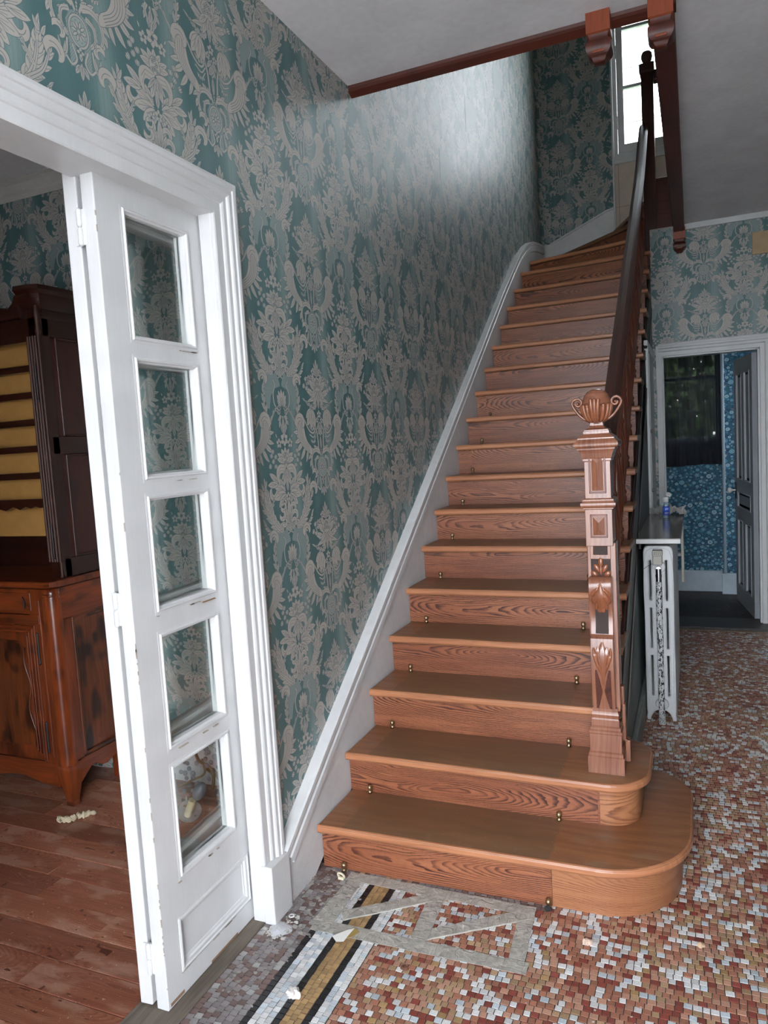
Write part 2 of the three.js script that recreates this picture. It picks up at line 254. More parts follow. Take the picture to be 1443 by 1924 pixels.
  function axisB() {
    petal(0, -232, 52, 11, -1.57); petal(-6, -236, 40, 10, -2.15); petal(6, -236, 40, 10, -0.99); flower(-30, -252, 15, 5); flower(30, -250, 15, 5); flower(-48, -232, 12, 5); flower(48, -232, 12, 5); bend(-8, -262, -2.0, 30, 7, 0.3); bend(8, -262, -1.14, 30, 7, -0.3); petal(0, -254, 50, 9, -1.57);
    for (const s of [-1, 1]) { petal(s * 4, -176, 78, 15, -1.57 + s * 0.45); petal(s * 6, -178, 74, 15, -1.57 + s * 0.95); petal(s * 4, -190, 72, 13, 1.57 - s * 0.42); petal(s * 4, -192, 62, 13, 1.57 - s * 0.85); }
    petal(0, -160, 84, 14, -1.57); g.beginPath(); g.ellipse(0, -206, 31, 28, 0, 0, 7); finish(1.5); for (const [x, y] of [[-13, -212], [10, -216], [0, -200], [16, -198], [-17, -196], [-2, -222]]) flower(x, y, 8.5, 5);
    petal(0, -186, 78, 13, 1.57); petal(0, -112, 44, 9, -1.57); for (const [x, y, r] of [[0, -92, 17], [-17, -70, 13], [17, -68, 13], [0, -52, 13]]) flower(x, y, r, 5); petal(-4, -60, 34, 8, 2.2); petal(4, -60, 34, 8, 0.94); petal(-3, -44, 34, 7, 1.95); petal(3, -44, 34, 7, 1.19); petal(0, -48, 46, 9, 1.57); flower(0, -18, 12, 4); petal(0, -10, 54, 8, 1.57);
    for (let i = 0; i < 4; i++) { g.beginPath(); g.ellipse(0, 46 + i * 8, 3.4 - i * 0.4, 4, 0, 0, 7); finish(1); }
    g.beginPath(); g.ellipse(0, 112, 30, 36, 0, 0, 7); g.fillStyle = DM.ghost; g.fill(); g.strokeStyle = DM.line; g.lineWidth = 8; g.stroke(); g.strokeStyle = DM.motif; g.lineWidth = 5; g.stroke();
    for (let i = 0; i < 10; i++) { const a = i * 0.628; petal(Math.cos(a) * 6, 112 + Math.sin(a) * 7, 19, 4.4, a, false); } g.beginPath(); g.arc(0, 112, 5, 0, 7); finish(1);
    petal(0, 158, 24, 7, 1.57); flower(0, 160, 13, 4); petal(-6, 190, 30, 8, 2.1); petal(6, 190, 30, 8, 1.04); petal(0, 184, 42, 8, 1.57);
  }
  const Y0 = 200; // sprig of axis A at 200 mm from the top of the tile
  for (const ty of [-550, 0, 550]) for (const tx of [-550, 0, 550]) {
    g.save(); g.scale(k, k); g.translate(tx, ty + Y0);
    g.save(); g.translate(275, 0); halfB(); g.scale(-1, 1); halfB(); g.scale(-1, 1); axisB(); g.restore();
    halfA(); g.save(); g.scale(-1, 1); halfA(); g.restore(); axisA();
    g.restore();
  }
  return c;
}
const damaskC = damaskCanvas();
const damaskT = canvasTex(damaskC);
// wall (u, v) in metres -> texture; v0 is the height of the sprig of axis A, u0 the place of an axis A
function damaskMat(u0, v0, opt = {}) {
  // uv.v goes up; tile is drawn y down with the sprig 0.2 m below its top
  const t = scaled(damaskT, 1 / 0.55, 1 / 0.55, -u0 / 0.55, (0.35 - v0) / 0.55);
  return new THREE.MeshPhysicalMaterial({ map: t, roughness: 0.45, bumpMap: scaled(threadT, 1 / 0.22, 1 / 0.22), bumpScale: 0.0004, ...opt });
}
const threadT = dataTex(256, 256, (x, y) => { const n = 128 + 90 * (hash2(x, 0, 3) - 0.5) + 60 * (noise(x / 3, y / 10, 4, 0, 0) - 0.5); return [n, n, n]; }, false);
// blue flowered paper of the far room, 0.5 m repeat
function blueCanvas() {
  const S = 1024, c = document.createElement('canvas'); c.width = c.height = S; const g = c.getContext('2d'), R = rng(5);
  g.fillStyle = '#2c5c74'; g.fillRect(0, 0, S, S);
  const draw = (x, y, f) => { for (const a of [-S, 0, S]) for (const b of [-S, 0, S]) { g.save(); g.translate(x + a, y + b); f(); g.restore(); } };
  for (let i = 0; i < 900; i++) { const x = R() * S, y = R() * S, an = R() * 6.3, l = 12 + R() * 16, col = ['#3c7c96', '#234a60', '#55809a', '#2f6a6c', '#1f4054'][R() * 5 | 0]; draw(x, y, () => { g.rotate(an); g.fillStyle = col; g.beginPath(); g.ellipse(0, 0, l, l * 0.35, 0, 0, 7); g.fill(); }); }
  for (let i = 0; i < 150; i++) { const x = R() * S, y = R() * S, r = 6 + R() * 5; draw(x, y, () => { g.fillStyle = ['#8a7466', '#7c6a70', '#4f86a0'][i % 3]; g.beginPath(); g.arc(0, 0, r, 0, 7); g.fill(); }); }
  const spots = []; let tries = 0;
  while (spots.length < 210 && tries++ < 9000) { const x = R() * S, y = R() * S, r = 16 + Math.pow(R(), 2) * 26; if (spots.every((p) => { let dx = Math.abs(p[0] - x), dy = Math.abs(p[1] - y); dx = Math.min(dx, S - dx); dy = Math.min(dy, S - dy); return Math.hypot(dx, dy) > (p[2] + r) * 1.02; })) spots.push([x, y, r]); }
  for (const [x, y, r] of spots) draw(x, y, () => {
    const pal = ['#7fb3c8', '#a9ccd6', '#6a9fc0', '#5b93b4'][(x * 7 + y) % 4 | 0];
    for (let i = 0; i < 9; i++) { const a = i / 9 * 6.283; g.fillStyle = pal; g.beginPath(); g.ellipse(Math.cos(a) * r * 0.62, Math.sin(a) * r * 0.5, r * 0.33, r * 0.3, a, 0, 7); g.fill(); }
    g.fillStyle = '#2f6a88'; g.beginPath(); g.ellipse(0, 0, r * 0.5, r * 0.42, 0, 0, 7); g.fill(); g.fillStyle = '#c7dcdf'; g.beginPath(); g.ellipse(0, 0, r * 0.27, r * 0.22, 0, 0, 7); g.fill(); g.fillStyle = '#6b5f58'; g.beginPath(); g.arc(0, 0, r * 0.1, 0, 7); g.fill();
  });
  return c;
}

// ---------------------------------------------------------------- materials
const std = (o) => new THREE.MeshStandardMaterial(o), phy = (o) => new THREE.MeshPhysicalMaterial(o);
const lin = (r, g, b) => new THREE.Color().setRGB(r, g, b);
const plasterN = dataTex(512, 512, (x, y) => { const v = 128 + 150 * (noise(x / 16, y / 16, 2, 32, 32) * 0.5 + noise(x / 4, y / 4, 3, 128, 128) * 0.3 + noise(x / 64, y / 64, 4, 8, 8) * 0.5 - 0.65); return [v, v, v]; }, false);
const plasterC = dataTex(512, 512, (x, y) => { const v = 236 + 14 * (noise(x / 40, y / 40, 21, 13, 13) - 0.5) + 8 * (noise(x / 6, y / 6, 22, 85, 85) - 0.5); return [v, v, v]; });
const M = {};
M.ceiling = std({ map: scaled(plasterC, 0.6, 0.6), color: lin(0.87, 0.86, 0.88), roughness: 0.9, bumpMap: scaled(plasterN, 1.5, 1.5), bumpScale: 0.001 });
M.plaster = std({ map: scaled(plasterC, 0.8, 0.8), color: lin(0.62, 0.60, 0.56), roughness: 0.9, bumpMap: scaled(plasterN, 2, 2), bumpScale: 0.002 });
M.cream = std({ map: scaled(plasterC, 1.1, 1.1), color: lin(0.66, 0.58, 0.47), roughness: 0.85, bumpMap: scaled(plasterN, 2, 2), bumpScale: 0.001 });
// brushed gloss paint with sparse chips (wood showing)
const paintT = dataTex(1024, 1024, (x, y) => {
  const n = noise(x / 60, y / 3, 31, 17, 341), m = noise(x / 60, y / 60, 32, 17, 17), ch = noise(x / 40, y / 4, 33, 25, 256) * 0.6 + noise(x / 90, y / 130, 34, 11, 8) * 0.55;
  const b = 240 + 4 * (n - 0.5) + 8 * (m - 0.5); let c = [b, b, b]; return c;
});
const paintB = dataTex(512, 512, (x, y) => { const v = 128 + 70 * (noise(x / 60, y / 2, 35, 8, 256) - 0.5) + 60 * (noise(x / 20, y / 20, 36, 25, 25) - 0.5); return [v, v, v]; }, false);
M.white = phy({ map: scaled(paintT, 1, 1), color: lin(0.70, 0.70, 0.70), roughness: 0.33, bumpMap: scaled(paintB, 3, 3), bumpScale: 0.00008 });
M.whiteOld = phy({ map: scaled(paintT, 0.7, 0.7, 0.3, 0.1), color: lin(0.66, 0.67, 0.67), roughness: 0.45, bumpMap: scaled(paintB, 3, 3), bumpScale: 0.00015 });
M.skirt = phy({ map: scaled(plasterC, 0.5, 0.5), color: lin(0.72, 0.72, 0.72), roughness: 0.42, bumpMap: scaled(plasterN, 3, 3), bumpScale: 0.0012 });
M.greyDoor = phy({ map: scaled(plasterC, 0.5, 0.5), color: lin(0.30, 0.32, 0.34), roughness: 0.5 });
M.paleBlue = phy({ map: scaled(plasterC, 0.5, 0.5), color: lin(0.55, 0.66, 0.74), roughness: 0.5 });
const oakA = oakTex(3, [186, 128, 94], [152, 96, 70], [70, 36, 30], 1.15), oakB = oakTex(11, [178, 120, 88], [146, 90, 66], [66, 34, 28], 1.15);
M.riserA = phy({ map: scaled(oakA, 1 / 1.2, 1 / 0.6), color: lin(0.74, 0.655, 0.585), roughness: 0.36 });
M.riserB = phy({ map: scaled(oakB, 1 / 1.2, 1 / 0.6), color: lin(0.74, 0.655, 0.585), roughness: 0.38 });
M.newel = phy({ map: scaled(woodTex(43, [178, 126, 100], [128, 80, 62], 0.1, 1.0), 1.4, 3), color: lin(0.60, 0.52, 0.47), roughness: 0.27, clearcoat: 0.25, clearcoatRoughness: 0.16 });
M.carve = phy({ map: scaled(woodTex(41, [150, 92, 62], [92, 50, 34], 0.25, 0.7), 2, 4), roughness: 0.26, clearcoat: 0.4, clearcoatRoughness: 0.15 });
M.stipple = std({ color: lin(0.055, 0.035, 0.03), roughness: 0.6, bumpMap: scaled(dataTex(256, 256, (x, y) => { const v = hash2(x >> 2, y >> 2, 9) * 255; return [v, v, v]; }, false), 14, 14), bumpScale: 0.002 });
M.walnut = phy({ map: scaled(woodTex(51, [88, 38, 26], [46, 20, 15], 0.2, 0.8), 1, 2), roughness: 0.5 });
M.rail = phy({ map: scaled(woodTex(53, [74, 36, 25], [36, 18, 14], 0.2, 0.9), 1, 2), roughness: 0.5, clearcoat: 0.08, clearcoatRoughness: 0.2 });
M.balust = phy({ map: scaled(woodTex(55, [120, 58, 36], [70, 32, 20], 0.2, 0.7), 2, 3), roughness: 0.3, clearcoat: 0.4, clearcoatRoughness: 0.15 });
M.pendant = phy({ map: scaled(woodTex(57, [142, 68, 38], [96, 42, 24], 0.15, 0.5), 2, 4), roughness: 0.4 });
M.brass = std({ color: lin(0.36, 0.26, 0.15), metalness: 0.9, roughness: 0.35 });
M.iron = std({ color: lin(0.05, 0.05, 0.055), metalness: 0.6, roughness: 0.5 });
M.glass = phy({ color: lin(0.96, 0.98, 0.97), transmission: 1, thickness: 0, roughness: 0.01, ior: 1.5 });
// treads: brown worn middle where the runner lay, paler bare ends
function treadTex(seed) {
  const W = 1280, H = 512; // 1.28 m x 0.5 m
  return dataTex(W, H, (x, y) => {
    const u = x / 1000, v = y / 1000, gr = noise(u * 12, v * 260, seed) * 0.6 + noise(u * 40, v * 900, seed + 1) * 0.4;
    const ring = Math.sin((v * 95 + (fbm(u * 3, v * 9, seed + 2, 3) - 0.5) * 14));
    let c = mixc([168, 116, 78], [126, 82, 54], clamp(0.35 + 0.6 * (gr - 0.4) + 0.18 * ring));
    const e = 0.012 * (noise(v * 60, 1, seed + 3) - 0.5), run = sstep(0.098 + e, 0.106 + e, u) * (1 - sstep(0.842 + e, 0.852 + e, u));
    const dirt = fbm(u * 7, v * 12, seed + 4, 4), film = noise(u * 26, v * 30, seed + 5);
    c = mixc(c, [118, 92, 68], run * clamp(0.62 + 0.5 * (dirt - 0.5)));
    c = mixc(c, [150, 142, 132], clamp((1 - run) * sstep(0.6, 0.8, dirt) * 0.35 + sstep(0.86, 0.95, film) * 0.12));
    if (hash2(x >> 1, y >> 1, seed + 6) > 0.9996) c = [205, 200, 190];
    return c;
  });
}
const treadA = treadTex(61), treadB = treadTex(67);
M.treadA = phy({ map: scaled(treadA, 1 / 1.28, 1 / 0.5), color: lin(0.80, 0.745, 0.71), roughness: 0.38 });
M.treadB = phy({ map: scaled(treadB, 1 / 1.28, 1 / 0.5), color: lin(0.80, 0.745, 0.71), roughness: 0.4 });
M.nosing = phy({ map: scaled(woodTex(87, [184, 132, 98], [134, 86, 62], 0.1, 0.8), 1, 2), color: lin(0.98, 0.88, 0.80), roughness: 0.34 });
M.marble = phy({ map: scaled(dataTex(512, 512, (x, y) => { const n = fbm(x / 90, y / 60, 71, 4), v = Math.abs(n - 0.5); const b = 178 - 60 * sstep(0.04, 0, v) + 30 * (noise(x / 3, y / 3, 72) - 0.5); return [b, b * 0.99, b * 0.96]; }), 1, 1), color: lin(0.52, 0.52, 0.5), roughness: 0.16 });
function wear(t, seed) { // dull film, scuffs and specks on old boards
  const d = t.image.data, W = t.image.width, H = t.image.height;
  for (let y = 0; y < H; y++) for (let x = 0; x < W; x++) { const k = (y * W + x) * 4, f = fbm(x / 150, y / 60, seed, 4), sp = noise(x / 7, y / 5, seed + 7), kn = noise(x / 34, y / 15, seed + 9);
    let a = 0.55 * sstep(0.52, 0.72, f), c = [172, 142, 124]; if (sp > 0.93) { a = 0.7; c = [196, 182, 170]; } if (kn > 0.93) { a = 0.7; c = [70, 38, 28]; }
    for (let q = 0; q < 3; q++) d[k + q] = lerp(d[k + q], c[q], a); }
  t.needsUpdate = true; return t;
}
const pineA = wear(oakTex(23, [158, 108, 84], [134, 82, 62], [92, 50, 38], 0.5), 401), pineB = wear(oakTex(29, [146, 96, 76], [122, 74, 56], [82, 44, 34], 0.5), 431);
M.bull = phy({ map: scaled(oakTex(38, [190, 138, 102], [160, 110, 80], [104, 64, 46], 0.75), 1 / 1.2, 1 / 0.6), color: lin(0.78, 0.70, 0.62), roughness: 0.34 });
M.string = phy({ map: scaled(woodTex(59, [64, 44, 38], [34, 24, 22], 0.2, 0.8), 1, 2), roughness: 0.3, clearcoat: 0.4, clearcoatRoughness: 0.2 });
M.stippleRed = std({ map: scaled(woodTex(63, [104, 52, 36], [44, 24, 20], 0.5, 0.3), 6, 12), roughness: 0.5, bumpMap: M.stipple.bumpMap, bumpScale: 0.002 });
M.newelDark = phy({ map: scaled(woodTex(65, [120, 62, 42], [72, 34, 24], 0.2, 0.5), 3, 6), roughness: 0.3 });
M.cherry = phy({ map: scaled(woodTex(101, [138, 64, 30], [56, 23, 13], 0.4, 0.8), 1, 2), roughness: 0.28, clearcoat: 0.3, clearcoatRoughness: 0.2 });
M.cherryDark = phy({ map: scaled(woodTex(103, [54, 24, 15], [26, 11, 8], 0.2, 0.7), 1, 2), roughness: 0.3, clearcoat: 0.3, clearcoatRoughness: 0.2 });
M.cherryStain = phy({ map: scaled(woodTex(105, [128, 64, 30], [36, 17, 11], 0.65, 0.7), 1, 2), roughness: 0.3, clearcoat: 0.3, clearcoatRoughness: 0.2 });
M.cherryStain2 = phy({ map: scaled(woodTex(107, [72, 30, 18], [38, 15, 10], 0.4, 0.6), 1, 2), roughness: 0.32, clearcoat: 0.25, clearcoatRoughness: 0.2 });
M.radPaint = phy({ map: scaled(paintT, 1, 1), color: lin(0.70, 0.71, 0.72), roughness: 0.35 });
M.greyTrim = phy({ color: lin(0.36, 0.38, 0.40), roughness: 0.4 });
M.flaky = std({ map: scaled(dataTex(256, 512, (x, y) => { const n = noise(x / 7, y / 11, 24, 36, 46) * 0.55 + noise(x / 3, y / 4, 25, 85, 128) * 0.45; return n > 0.56 ? [26, 26, 28] : [206, 208, 208]; }), 0.45, 1.4), roughness: 0.5 });
M.curtain = phy({ color: lin(0.012, 0.014, 0.022), roughness: 0.9, transparent: true, opacity: 0.945, side: THREE.DoubleSide });
M.ironPale = std({ color: lin(0.35, 0.36, 0.37), roughness: 0.6 });
M.reed = phy({ color: lin(0.05, 0.018, 0.011), roughness: 0.5 });
// ================================================================ THE SETTING
const S = (name, geos, mat, label) => tag(mesh(name, geos, mat, scene), label, null, null, 'structure');
const H = 3.0975, ZF = -3.99, ZB = -5.2;
// frame moulding swept round an opening with mitred corners; profile (d outward, t out of the wall)
function frameSweep(profile, place, corners, grain) {   // corners: function (d) -> list of points in the wall plane
  const pos = [], n = profile.length;
  for (let i = 0; i < n; i++) {
    const a = profile[i], b = profile[(i + 1) % n], ca = corners(a[0]), cb = corners(b[0]);
    for (let j = 0; j + 1 < ca.length; j++) { const p = place(ca[j], a[1]), q = place(cb[j], b[1]), r = place(cb[j + 1], b[1]), s = place(ca[j + 1], a[1]); for (const v of [p, q, r, p, r, s]) pos.push(v); }
  }
  return puv(quads(pos), grain);
}
const CAS = [[0, 0], [0, 0.014], [0.004, 0.017], [0.034, 0.017], [0.037, 0.022], [0.043, 0.026], [0.058, 0.026], [0.061, 0.032], [0.066, 0.036], [0.080, 0.036], [0.083, 0.041], [0.094, 0.042], [0.104, 0.038], [0.104, 0]];

// --- left wall of the hall and stairwell, with the wide opening to the dining room
const wallL = damaskMat(0.0, 1.597); wallL.map.repeat.x *= -1;
S('wall_left', board([[4.3, 0], [2.25, 0], [2.25, 2.3], [0.32, 2.3], [0.32, 0], [-5.1, 0], [-5.1, 6.2], [4.3, 6.2]], 'x', -0.15, -0.03, 0, 'z'), wallL, 'teal damask papered wall beside the stairs');
{
  // peeled flaps of paper
  for (const [z, y, dz, dy] of [[-2.0, 3.26, 0.26, 0.22], [-2.61, 3.81, 0.32, 0.24], [-3.44, 4.375, 0.3, 0.26]]) {
    const pts = [[z, y], [z - dz, y + 0.01], [z - dz * 0.9, y - dy * 0.25], [z, y - dy]];
    solo('paper_tear', board(pts, 'x', -0.0302, -0.0294, 0, 'z'), std({ color: lin(0.26, 0.33, 0.30), roughness: 0.46, map: scaled(plasterC, 3, 3) }), z > -2.3 ? 'lowest dull triangular tear in the wallpaper above the stairs' : z > -3 ? 'middle dull triangular tear in the wallpaper above the stairs' : 'highest dull triangular tear in the wallpaper near the stair window', 'tear', 'tears in the stair wallpaper');
  }
}
const backDam = damaskMat(-0.1, 3.52);
{ // rounded corner and back wall of the stairwell
  const arc = [[-0.18, -5.1], [-0.03, -5.1]]; for (let i = 1; i <= 10; i++) { const a = i / 10 * Math.PI / 2; arc.push([0.07 - 0.1 * Math.cos(a), -5.1 - 0.1 * Math.sin(a)]); } arc.push([0.07, -5.4], [-0.18, -5.4]);
  S('wall_corner', puv(toCreasedNormals(slab(arc, 0, 6.2, 0, 'z'), 0.8), 'z'), wallL, 'rounded papered corner at the head of the stairs');
  S('wall_back', board(rect(0.07, 0.657, 0, 6.2), 'z', -5.4, ZB, 0, 'x'), backDam, 'dim green damask wall beside the stair window');
  S('trim_1', box(0.655, 0.672, 3.4, 6.2, -5.24, -5.192, 0.004, 'y'), M.white, 'white bead on the edge of the window recess');
  const sidew = M.whiteOld;
  S('wall_window', [board(rect(0.657, 3.2, 2.95, 4.10), 'z', -5.4, -5.25), board(rect(0.657, 3.2, 5.75, 6.2), 'z', -5.4, -5.25), board(rect(1.72, 3.2, 4.1, 5.75), 'z', -5.4, -5.25)], M.cream, 'bare cream plaster under the stair window');
  // panel joints in the cream plaster
  S('trim_2', [box(0.672, 1.6, 3.66, 3.664, -5.25, -5.247), box(0.70, 0.706, 3.45, 4.09, -5.25, -5.247)], std({ color: lin(0.34, 0.29, 0.23), roughness: 0.9 }), 'fine cracks in the cream plaster below the stair window');
}
// --- stair window
{
  const w = thing('window_1', 'white casement window with iron bars outside, high over the stairs', 'window', [0, 0, 0], 0, null, 'structure');
  const hole = (d) => [[0.69 - d, 4.13 - d], [1.72 + d, 4.13 - d], [1.72 + d, 5.75 + d], [0.69 - d, 5.75 + d], [0.69 - d, 4.13 - d]];
  mesh('frame', [board([[0.66, 4.06], [1.74, 4.06], [1.74, 5.77], [0.66, 5.77]], 'z', -5.3, -5.235, 0.004, 'y', [rect(0.705, 1.69, 4.14, 5.72)]), box(0.664, 1.74, 4.05, 4.085, -5.30, -5.22, 0.005)], M.whiteOld, w);
  for (const [x0, x1] of [[0.708, 1.195], [1.2, 1.687]]) {
    const c = mesh('casement', [board(rect(x0, x1, 4.145, 5.715), 'z', -5.295, -5.25, 0.005, 'y', [rect(x0 + 0.058, x1 - 0.05, 4.225, 4.715), rect(x0 + 0.058, x1 - 0.05, 4.745, 5.235), rect(x0 + 0.058, x1 - 0.05, 5.265, 5.66)])], M.whiteOld, w);
    for (const [y0, y1] of [[4.22, 4.72], [4.74, 5.24], [5.26, 5.67]]) mesh('pane', box(x0 + 0.05, x1 - 0.045, y0, y1, -5.276, -5.273), M.glass, c);
  }
  for (const y of [4.42, 5.05]) mesh('hinge', [new THREE.CylinderGeometry(0.007, 0.007, 0.055, 8).translate(0.706, y + 0.03, -5.243), new THREE.CylinderGeometry(0.007, 0.007, 0.055, 8).translate(0.706, y - 0.03, -5.243)], M.whiteOld, w);
  const bars = thing('window_grille', 'thin iron security bars outside the stair window', 'grille', [0, 0, 0]);
  for (let x = 0.78; x < 1.7; x += 0.115) mesh('bar', new THREE.CylinderGeometry(0.004, 0.004, 1.7, 6).translate(x, 4.95, -5.5), M.ironPale, bars);
  for (const y of [4.5, 5.0, 5.45]) mesh('crossbar', box(0.66, 1.74, y - 0.004, y + 0.004, -5.504, -5.496), M.ironPale, bars);
}
// --- ceiling of the hall / floor of the landing, with the stairwell opening
S('ceiling', slab([[-0.18, 3.2], [2.3, 3.2], [2.3, -4.12], [1.215, -4.12], [1.215, -0.765], [-0.18, -0.765]], H, 0.3), M.ceiling, 'plain white plaster ceiling of the hall');
S('ceiling_landing', slab([[1.07, -4.13], [3.3, -4.13], [3.3, -5.3], [1.07, -5.3]], H, 0.34), M.ceiling);
S('ceiling_upper', slab([[-0.2, 4.3], [3.3, 4.3], [3.3, -5.4], [-0.2, -5.4]], 6.2, 0.2), M.plaster);
S('wall_upper_right', box(3.2, 3.35, 3.35, 6.2, -5.4, 4.3), wallL);
S('wall_upper_front', box(-0.18, 3.3, 3.35, 6.2, 4.15, 4.3), wallL);
S('floor_upper', [slab([[2.3, 4.3], [3.3, 4.3], [3.3, -4.12], [2.3, -4.12]], H, 0.3), slab([[-0.03, 4.15], [2.3, 4.15], [2.3, -0.8], [-0.03, -0.8]], H + 0.3, 0.02), slab([[1.23, -0.8], [3.2, -0.8], [3.2, -4.12], [1.23, -4.12]], H + 0.3, 0.02), slab([[1.21, -4.13], [3.2, -4.13], [3.2, -5.25], [1.21, -5.25]], H + 0.31, 0.03)], M.riserB);
// dark wooden edge round the stairwell
{
  const prof = [[0, 0], [0.032, 0], [0.038, 0.010], [0.030, 0.022], [0.034, 0.036], [0.0, 0.05]];
  S('trim_3', sweep(prof.map((p) => [p[0] - 0.012, -p[1]]), V3(-0.03, H + 0.012, -0.765), V3(1.28, H + 0.012, -0.765), V3(0, 0, 1), V3(0, 1, 0), 'x'), M.walnut, 'dark wooden moulding along the near edge of the stairwell');
  S('trim_4', [box(1.198, 1.274, 3.03, 3.125, -4.12, -0.77, 0.006, 'z'), box(1.188, 1.214, 3.10, 3.42, -4.12, -0.77, 0.004, 'z')], M.walnut, 'dark wooden board along the right edge of the stairwell');
  S('trim_5', [board(rect(1.03, 1.215, 3.11, 3.50), 'z', -4.13, -4.10, 0.004), box(1.03, 1.215, 3.485, 3.505, -4.135, -4.085, 0.005), board(rect(1.08, 1.19, 3.17, 3.44), 'z', -4.101, -4.094, 0.003)], M.walnut, 'dark panelled edge of the landing at the head of the stairs');
}
// --- far wall of the hall with the doorway to the blue room
const farDam = damaskMat(1.13, 2.30);
S('wall_far', board([[1.022, 0], [1.085, 0], [1.085, 2.115], [1.775, 2.115], [1.775, 0], [2.3, 0], [2.3, H], [1.022, H]], 'z', -4.11, ZF, 0, 'x'), farDam, 'far wall in green damask paper over the doorway');
S('trim_6', box(1.215, 2.15, 3.055, H, ZF, ZF + 0.02, 0.004), M.whiteOld, 'thin white strip between far wall and ceiling');
const profF = CAS.map((p) => [p[0] * 0.96, p[1]]);
S('trim_7', [frameSweep(profF, (p, t) => [p[0], p[1], ZF + t], (d) => [[1.775 + d, 0], [1.775 + d, 2.115 + d], [1.065, 2.115 + d]], 'x'), box(1.045, 1.09, 0, 2.2, ZF - 0.02, ZF + 0.012, 0.004, 'y'), box(1.085, 1.10, 0, 2.115, -4.11, ZF, 0, 'y'), box(1.762, 1.777, 0, 2.115, -4.11, ZF, 0, 'y'), box(1.085, 1.777, 2.105, 2.12, -4.11, ZF, 0)], M.whiteOld, 'white painted frame of the doorway to the blue room');
// --- wall under the stairs, right wall, front of the house
const green = std({ map: scaled(plasterC, 1, 1), color: lin(0.16, 0.19, 0.18), roughness: 0.6, bumpMap: scaled(plasterN, 2, 2), bumpScale: 0.001 });
{
  const top = (z) => 0.24 + (-0.42 - z) * 0.685;
  S('wall_understair', board([[-0.8, 0], [-3.04, 0], [-3.04, 2.1], [-3.99, 2.1], [-3.99, top(-3.99)], [-0.8, top(-0.8)]], 'x', 0.985, 1.02, 0, 'z'), green, 'dull grey-green wall under the stairs');
}
S('baseboard_understair', [box(1.02, 1.042, 0, 0.13, -3.0, -1.02, 0.004, 'z'), box(1.02, 1.036, 0.13, 0.145, -3.0, -1.02, 0.004, 'z')], std({ map: scaled(paintT, 1, 1), color: lin(0.26, 0.28, 0.26), roughness: 0.6 }), 'worn grey baseboard behind the radiator');
S('wall_right', box(2.15, 2.3, 0, H, -4.1, 3.2, 0, 'z'), damaskMat(0, 1.6));
S('wall_front', board([[-0.03, 0], [0.4, 0], [0.4, 2.9], [1.75, 2.9], [1.75, 0], [2.15, 0], [2.15, H], [-0.03, H]], 'z', 3.0, 3.2), M.plaster);
S('ground', slab([[-30, 40], [30, 40], [30, 4.36], [2.31, 4.36], [2.31, 3.21], [-0.19, 3.21], [-0.19, 4.36], [-30, 4.36]], -0.22, 0.2), std({ color: lin(0.58, 0.57, 0.55), roughness: 0.95 }));
S('ground', slab([[-30, -5.42], [30, -5.42], [30, -40], [-30, -40]], -0.32, 0.2), std({ color: lin(0.10, 0.14, 0.07), roughness: 0.95 }));
// --- dining room shell
const dinDam = damaskMat(-0.885, 1.285);
S('wall_dining_back', box(-4.2, -0.18, 0, 2.95, -0.62, -0.47, 0, 'x'), dinDam, 'dining room wall in the same teal damask paper');
S('wall_dining_left', box(-4.35, -4.2, 0, 2.95, -0.62, 4.35), M.plaster);
S('wall_dining_front', box(-4.2, -0.18, 0, 2.95, 4.2, 4.35), M.plaster);
S('ceiling_dining', slab([[-4.3, 4.3], [-0.18, 4.3], [-0.18, -0.6], [-4.3, -0.6]], 2.93, 0.2), M.ceiling, 'grey plaster ceiling of the dining room');
S('trim_8', sweep([[0, 0], [0.05, 0], [0.05, -0.012], [0.035, -0.02], [0.02, -0.05], [0.008, -0.06], [0, -0.08]], V3(-4.2, 2.93, -0.47), V3(-0.18, 2.93, -0.47), V3(0, 0, 1), V3(0, 1, 0), 'x'), M.plaster, 'plain cornice along the dining room ceiling');
S('baseboard_dining', [box(-1.16, -0.18, 0, 0.185, -0.47, -0.45, 0.003), box(-1.16, -0.18, 0.185, 0.2, -0.47, -0.44, 0.004)], M.white, 'white baseboard of the dining room behind the glass door');
{ // floor of the dining room: pine boards
  const fl = tag(mesh('floor_dining', slab([[-4.3, 4.3], [-0.19, 4.3], [-0.19, -0.6], [-4.3, -0.6]], -0.12, 0.095), std({ color: lin(0.02, 0.012, 0.01), roughness: 1 }), scene), 'worn reddish pine board floor of the dining room', null, null, 'structure');
  const R = rng(12), mats = [];
  for (let i = 0; i < 7; i++) mats.push(phy({ map: scaled([pineA, pineB][i % 2], 1 / 1.2, 1 / 0.6, i * 0.31, i * 0.17), color: lin(1.2, 1.14, 1.12).multiplyScalar(0.85 + 0.06 * ((i * 3) % 7)), roughness: 0.36 }));
  let row = 0;
  for (let z = -0.47; z < 2.6; z += 0.118, row++) { let x = -0.192; let first = 0.4 + R() * 1.6; while (x > -3.2) { const l = Math.min(first, x + 3.2); if (l > 0.05) mesh('plank', box(x - l + 0.0015, x, -0.024, -R() * 0.0016, z, z + 0.1155, 0.0016, 'x', R() * 3, R() * 3), mats[R() * 7 | 0], fl); x -= l; first = 1.8 + R() * 0.6; } }
}
S('threshold', box(-0.19, -0.03, -0.02, 0.004, 0.3, 2.25, 0.003, 'z'), std({ map: scaled(woodTex(81, [122, 112, 100], [80, 72, 64], 0.3, 1), 1, 2), roughness: 0.8 }), 'worn grey wooden threshold under the glazed door');
